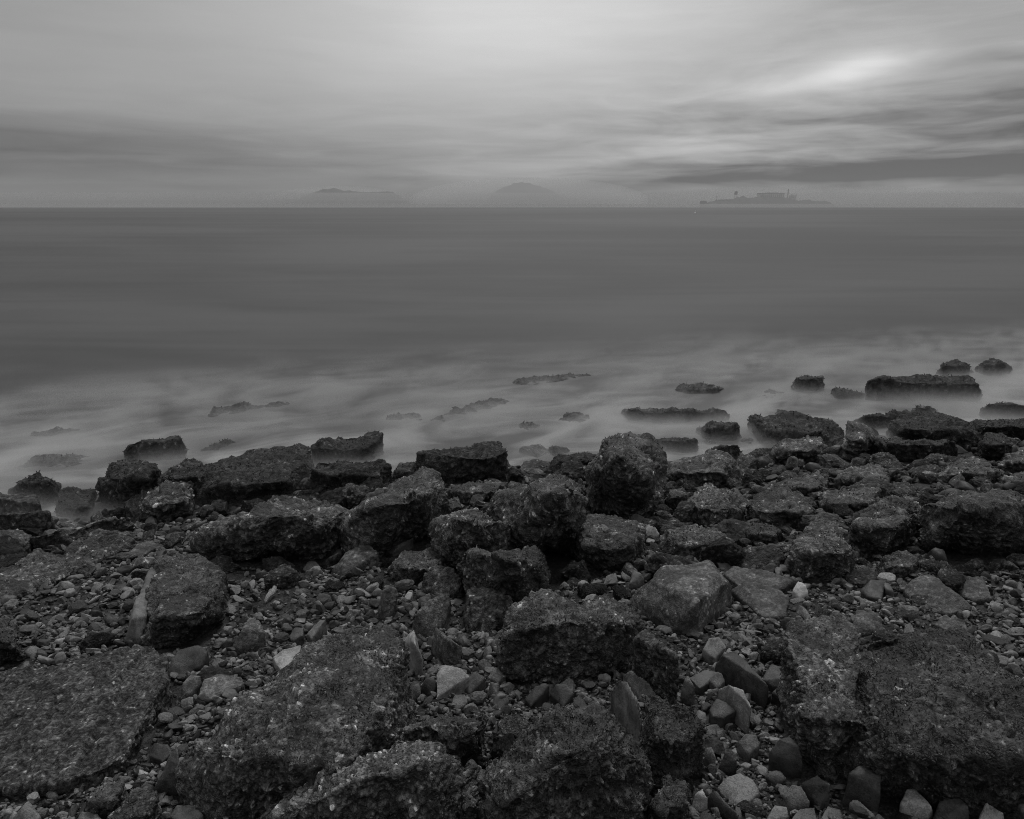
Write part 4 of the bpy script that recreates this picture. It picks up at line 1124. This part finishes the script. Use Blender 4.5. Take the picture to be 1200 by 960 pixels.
# sparser, darker strips where grit shows
pat = perlin(np.stack([x_ / 0.45, y_ / 0.45, 0 * x_], 1), 61)
ok &= rs.rand(NP) < np.clip(0.75 + 1.2 * pat, 0.25, 1) * np.where(np.arange(NP) < NR, 1.0, 1.0) * np.clip((py_ - 520 - 40 * (px_ > 600)) / 130, 0.06, 1)
ok[:NR] = (seabed(x_[:NR], y_[:NR]) > 0.0) & ~under_rock(x_[:NR], y_[:NR], 0.06)
idx = np.nonzero(ok)[0]
print('pebbles', len(idx))
tone_p = rs.choice(4, size=NP, p=[0.33, 0.42, 0.24, 0.01])
tone_p[:NR] = rs.choice([0, 4, 5], size=NR, p=[0.15, 0.6, 0.25])
V_all, F_all, mat_all, base_i = [], [], [], 0
for vi in range(len(PV)):
    pv_, pf_ = PV[vi]
    big = rpx[idx] > 3.4
    sel = idx[~big][idx[~big] % 16 == vi] if vi < 16 else idx[big][idx[big] % 24 == vi - 16]
    n = len(sel)
    if not n:
        continue
    az_ = rs.uniform(0, 6.28, n); tx = rs.normal(0, 0.35, n); ty = rs.normal(0, 0.35, n)
    ca_, sa_ = np.cos(az_), np.sin(az_)
    v = np.repeat(pv_[None], n, 0)
    v = np.stack([v[..., 0], v[..., 1] - v[..., 2] * tx[:, None], v[..., 2] + v[..., 1] * tx[:, None]], -1)
    v = np.stack([v[..., 0] - v[..., 2] * ty[:, None], v[..., 1], v[..., 2] + v[..., 0] * ty[:, None]], -1)
    v = np.stack([v[..., 0] * ca_[:, None] - v[..., 1] * sa_[:, None], v[..., 0] * sa_[:, None] + v[..., 1] * ca_[:, None], v[..., 2]], -1)
    v *= rad[sel][:, None, None]
    z = ground_at(x_[sel], y_[sel]) + rad[sel] * rs.uniform(0.05, 0.55, n) + 0.004
    v *= np.stack([rs.uniform(0.75, 1.15, n), rs.uniform(0.6, 1.0, n), np.ones(n)], 1)[:, None, :]
    v += np.stack([x_[sel], y_[sel], z], 1)[:, None, :]
    V_all.append(v.reshape(-1, 3))
    F_all.append((pf_[None] + (base_i + np.arange(n) * len(pv_))[:, None, None]).reshape(-1, 3))
    mat_all.append(np.repeat(tone_p[sel], len(pf_)))
    base_i += n * len(pv_)
me = np_mesh('pebbles', np.concatenate(V_all), [np.concatenate(F_all)])
for k in range(4):
    me.materials.append(M['stone%d' % k])
me.materials.append(M['rough'])
me.materials.append(M['weed'])
me.attributes.new('tone', 'FLOAT', 'POINT').data.foreach_set('value', rs.rand(len(me.vertices)).astype(np.float32))
me.polygons.foreach_set('material_index', np.concatenate(mat_all).astype(np.int32))
me.shade_smooth()
tag(link('pebbles', me, None), kind='stuff', label='grey pebbles and shingle filling the gaps between the boulders', cat='pebbles')

# ------------------------------------------------------------------ the far shore: two hazy hills, the prison-like island
def flat_mat(name, c, rough=0.9):
    mt = bpy.data.materials.new(name)
    mt.use_nodes = True
    q = N(mt.node_tree)
    bs = mt.node_tree.nodes['Principled BSDF']
    tcn = q.new('ShaderNodeTexCoord')
    n = q.noise(tcn.outputs['Object'], 0.08, 6.0, 0.6)
    q.link(q.grey(q.rng(n, 0.35, 0.65, c * 0.75, c * 1.25)), bs.inputs['Base Color'])
    bs.inputs['Roughness'].default_value = rough
    return mt
MI = {'land': flat_mat('dark_scrub', 0.035), 'pale': flat_mat('pale_render', 0.36), 'grey': flat_mat('grey_render', 0.14), 'dark': flat_mat('dark_roof', 0.04), 'white': flat_mat('white_paint', 0.75)}
def ridge(name, prof, yc_, half, step, amp, lam, label, mat):
    xs = np.arange(prof[0][0], prof[-1][0] + 0.1, step)
    ys = np.linspace(-half, half, 21)
    XX, YY = np.meshgrid(xs, ys)
    top = np.interp(XX, [p[0] for p in prof], [p[1] for p in prof])
    cross = np.clip(1 - (np.abs(YY) / half) ** 2.2, 0, 1)
    p3 = np.stack([XX.ravel() / lam, YY.ravel() / lam, 0 * XX.ravel()], 1)
    nz = (perlin(p3, 3) + 0.5 * perlin(p3 * 2.3, 4) + 0.4 * perlin(p3 * 5, 5)).reshape(XX.shape)
    Z_ = top * cross * (1 + 0.12 * nz) + amp * nz * cross - 0.6
    Z_[0] = Z_[-1] = -0.9
    Z_[:, 0] = Z_[:, -1] = -0.9
    me = np_mesh(name, np.stack([XX.ravel(), YY.ravel() + yc_, Z_.ravel()], 1), [grid_faces(len(xs), len(ys))])
    me.shade_smooth()
    o = link(name, me, mat)
    tag(o, label, kind='structure')
    return o
def far(px_, d_):
    return (px_ - 603.5 if d_ < 2800 else px_ - 600) * d_ * CP / 800.0
def hgt(row, d_):
    return (242.3 - row) * d_ * CP / 800.0 / CP ** 2 * CP + EYE
D1 = 2880
ridge('hill', [(far(335, D1), 0), (far(360, D1), hgt(230, D1)), (far(378, D1), hgt(225, D1)), (far(392, D1), hgt(222.5, D1)), (far(405, D1), hgt(225.5, D1)), (far(430, D1), hgt(227, D1)), (far(460, D1), hgt(226.5, D1)), (far(468, D1), hgt(230, D1)), (far(480, D1), 0)], D1, 85, 6, 2.0, 45, 'long low hazy hill with a rounded knob far across the sea', MI['land'])
ridge('hill', [(far(560, D1), 0), (far(580, D1), hgt(226, D1)), (far(598, D1), hgt(219, D1)), (far(611, D1), hgt(216, D1)), (far(620, D1), hgt(217, D1)), (far(628, D1), hgt(219.5, D1)), (far(641, D1), hgt(222, D1)), (far(655, D1), hgt(229, D1)), (far(672, D1), 0)], D1 + 60, 130, 6, 2.0, 60, 'taller hazy hill with a single peak half lost in cloud', MI['land'])
D2 = 2450
fx = lambda p: far(p, D2)
fz = lambda r_: hgt(r_, D2)
ridge('island', [(fx(831), 0), (fx(834), fz(238)), (fx(843), fz(235.5)), (fx(857), fz(234.6)), (fx(862), fz(234)), (fx(866), fz(232.6)), (fx(869), fz(233.2)), (fx(873), fz(231.2)), (fx(876), fz(232.8)), (fx(880), fz(233.4)), (fx(890), fz(232.4)), (fx(905), fz(230.9)), (fx(918), fz(231.5)), (fx(924), fz(233.5)), (fx(933), fz(236)), (fx(945), fz(236)), (fx(949), fz(234.8)), (fx(953), fz(236.4)), (fx(970), fz(236.8)), (fx(973), fz(239)), (fx(979), 0)], D2, 75, 2.0, 2.4, 14, 'small dark rocky island with buildings far out on the water', MI['land'])
def boxes(name, bl, mat, parent=None):
    bm = bmesh.new()
    for (x0, x1, y0, y1, z0, z1) in bl:
        r_ = bmesh.ops.create_cube(bm, size=1.0)
        for v in r_['verts']:
            v.co = ((x0 + x1) / 2 + v.co.x * (x1 - x0), (y0 + y1) / 2 + v.co.y * (y1 - y0), (z0 + z1) / 2 + v.co.z * (z1 - z0))
    return link(name, bm_mesh(name, bm), mat, parent)
def cyl(name, items, mat, parent=None, seg=16):
    bm = bmesh.new()
    for (x, y, z0, z1, r0, r1) in items:
        r_ = bmesh.ops.create_cone(bm, cap_ends=True, segments=seg, radius1=r0, radius2=r1, depth=z1 - z0)
        for v in r_['verts']:
            v.co.x += x; v.co.y += y; v.co.z += (z0 + z1) / 2
    return link(name, bm_mesh(name, bm), mat, parent)
def empty(name, loc):
    o = bpy.data.objects.new(name, None)
    COL.objects.link(o)
    o.location = loc
    return o
# water tower
o = empty('water_tower', (fx(862.5), D2 - 20, fz(235)))
tag(o, 'water tower with a dark round tank on legs at the low end of the island', 'water tower')
hz_ = fz(229.4) - fz(235)
cyl('tank', [(0, 0, hz_, hz_ + 8.5, 5.2, 5.2), (0, 0, hz_ - 2, hz_, 1.5, 5.2), (0, 0, hz_ + 8.5, hz_ + 11, 5.2, 0.4)], MI['dark'], o)
for sx_ in (-1, 1):
    for sy_ in (-1, 1):
        cyl('leg', [(sx_ * 4.0, sy_ * 4.0, -4, hz_ + 0.5, 0.7, 0.5)], MI['grey'], o, 8)
boxes('brace', [(-4, 4, -4.2, -3.8, 5.5, 6.2), (-4, 4, 3.8, 4.2, 5.5, 6.2), (-4.2, -3.8, -3.8, 3.8, 5.5, 6.2), (3.8, 4.2, -3.8, 3.8, 5.5, 6.2)], MI['grey'], o)
# long cell block
o = empty('cell_block', (fx(904.5), D2 - 6, fz(233.6)))
tag(o, 'long pale flat-roofed cell block along the crest of the island', 'building')
hw = (fx(918.5) - fx(890.5)) / 2
zt = fz(228.6) - fz(233.6)
boxes('wall', [(-hw, hw, -16, 16, -8, zt)], MI['pale'], o)
boxes('roof', [(-hw - 1, hw + 1, -17, 17, zt + 0.01, zt + 1.6), (-hw * 0.4, hw * 0.5, -8, 8, zt + 1.61, zt + 3.0)], MI['dark'], o)
for i in range(12):
    xx = -hw + (i + 0.7) * 2 * hw / 12.4
    boxes('window', [(xx, xx + 3.0, -16.15, -15.9, 3, zt - 3.5)], MI['grey'], o)
# lighthouse
o = empty('lighthouse', (fx(923.2), D2 - 16, fz(232)))
tag(o, 'tall thin lighthouse tower at the right end of the cell block', 'lighthouse')
zt = fz(225.2) - fz(232)
cyl('tower', [(0, 0, -4, zt, 2.4, 1.7)], MI['grey'], o, 8)
cyl('gallery', [(0, 0, zt + 0.01, zt + 0.8, 2.9, 2.9)], MI['dark'], o)
cyl('lantern', [(0, 0, zt + 0.81, zt + 3.2, 1.6, 1.6), (0, 0, zt + 3.2, zt + 4.4, 1.9, 0.2)], MI['dark'], o)
# square house
o = empty('house', (fx(928.3), D2 - 22, fz(236)))
tag(o, 'square pale house with a broken roofline beside the lighthouse', 'building')
hw = (fx(931.8) - fx(925.2)) / 2
zt = fz(230.6) - fz(236)
boxes('wall', [(-hw, hw, -9, 9, -7, zt), (-hw + 1, -hw + 4.5, -9, -4, zt, zt + 4), (hw - 4, hw - 0.5, -9, -3, zt, zt + 3)], MI['pale'], o)
for i in range(3):
    for j in range(2):
        xx = -hw + 3 + i * (2 * hw - 6) / 2.6
        boxes('window', [(xx, xx + 2.2, -9.15, -8.9, 2 + j * 6, 5 + j * 6)], MI['grey'], o)
# mast
o = empty('mast', (fx(840.6), D2 - 20, fz(236.5)))
tag(o, 'thin bare mast on the low end of the island', 'mast')
cyl('pole', [(0, 0, -4, fz(228.6) - fz(236.5), 0.8, 0.5)], MI['dark'], o, 8)
boxes('yard', [(-3.2, 3.2, -0.3, 0.3, 15.0, 15.8)], MI['dark'], o)
# workshop at the low end and sheds on the right
o = empty('workshop', (fx(850), D2 - 25, fz(236.2)))
tag(o, 'long low grey workshop roof beside the water tower', 'building')
boxes('wall', [(-22, 22, -7, 7, -5, 2.6)], MI['grey'], o)
boxes('roof', [(-22.6, 22.6, -7.6, 7.6, 2.61, 3.6)], MI['dark'], o)
# the flat-topped skerry off the end
v, f = stone_shape(4, rs, 12, 0.6)
v = v.copy()
v[:, 2] = np.clip(v[:, 2] * 2.2, -0.6, 0.62)
me = np_mesh('skerry', v * np.array([17.5, 12, 19.0], np.float32), [f])
me.shade_smooth()
o = link('skerry', me, MI['land'])
o.location = (fx(823.2), D2 - 60, fz(238.5) - 5)
tag(o, 'flat-topped dark sea stack standing off the end of the island', 'rock')
# buoy
D3 = 330
o = empty('buoy', (far(818.6, D3), D3, 0))
tag(o, 'tiny white buoy on the water before the island', 'buoy')
cyl('float', [(0, 0, -0.2, 0.35, 0.42, 0.42), (0, 0, 0.35, 0.55, 0.42, 0.15)], MI['white'], o)
cyl('topmark', [(0, 0, 0.55, 1.0, 0.06, 0.06), (0, 0, 1.0, 1.25, 0.16, 0.16)], MI['white'], o, 10)
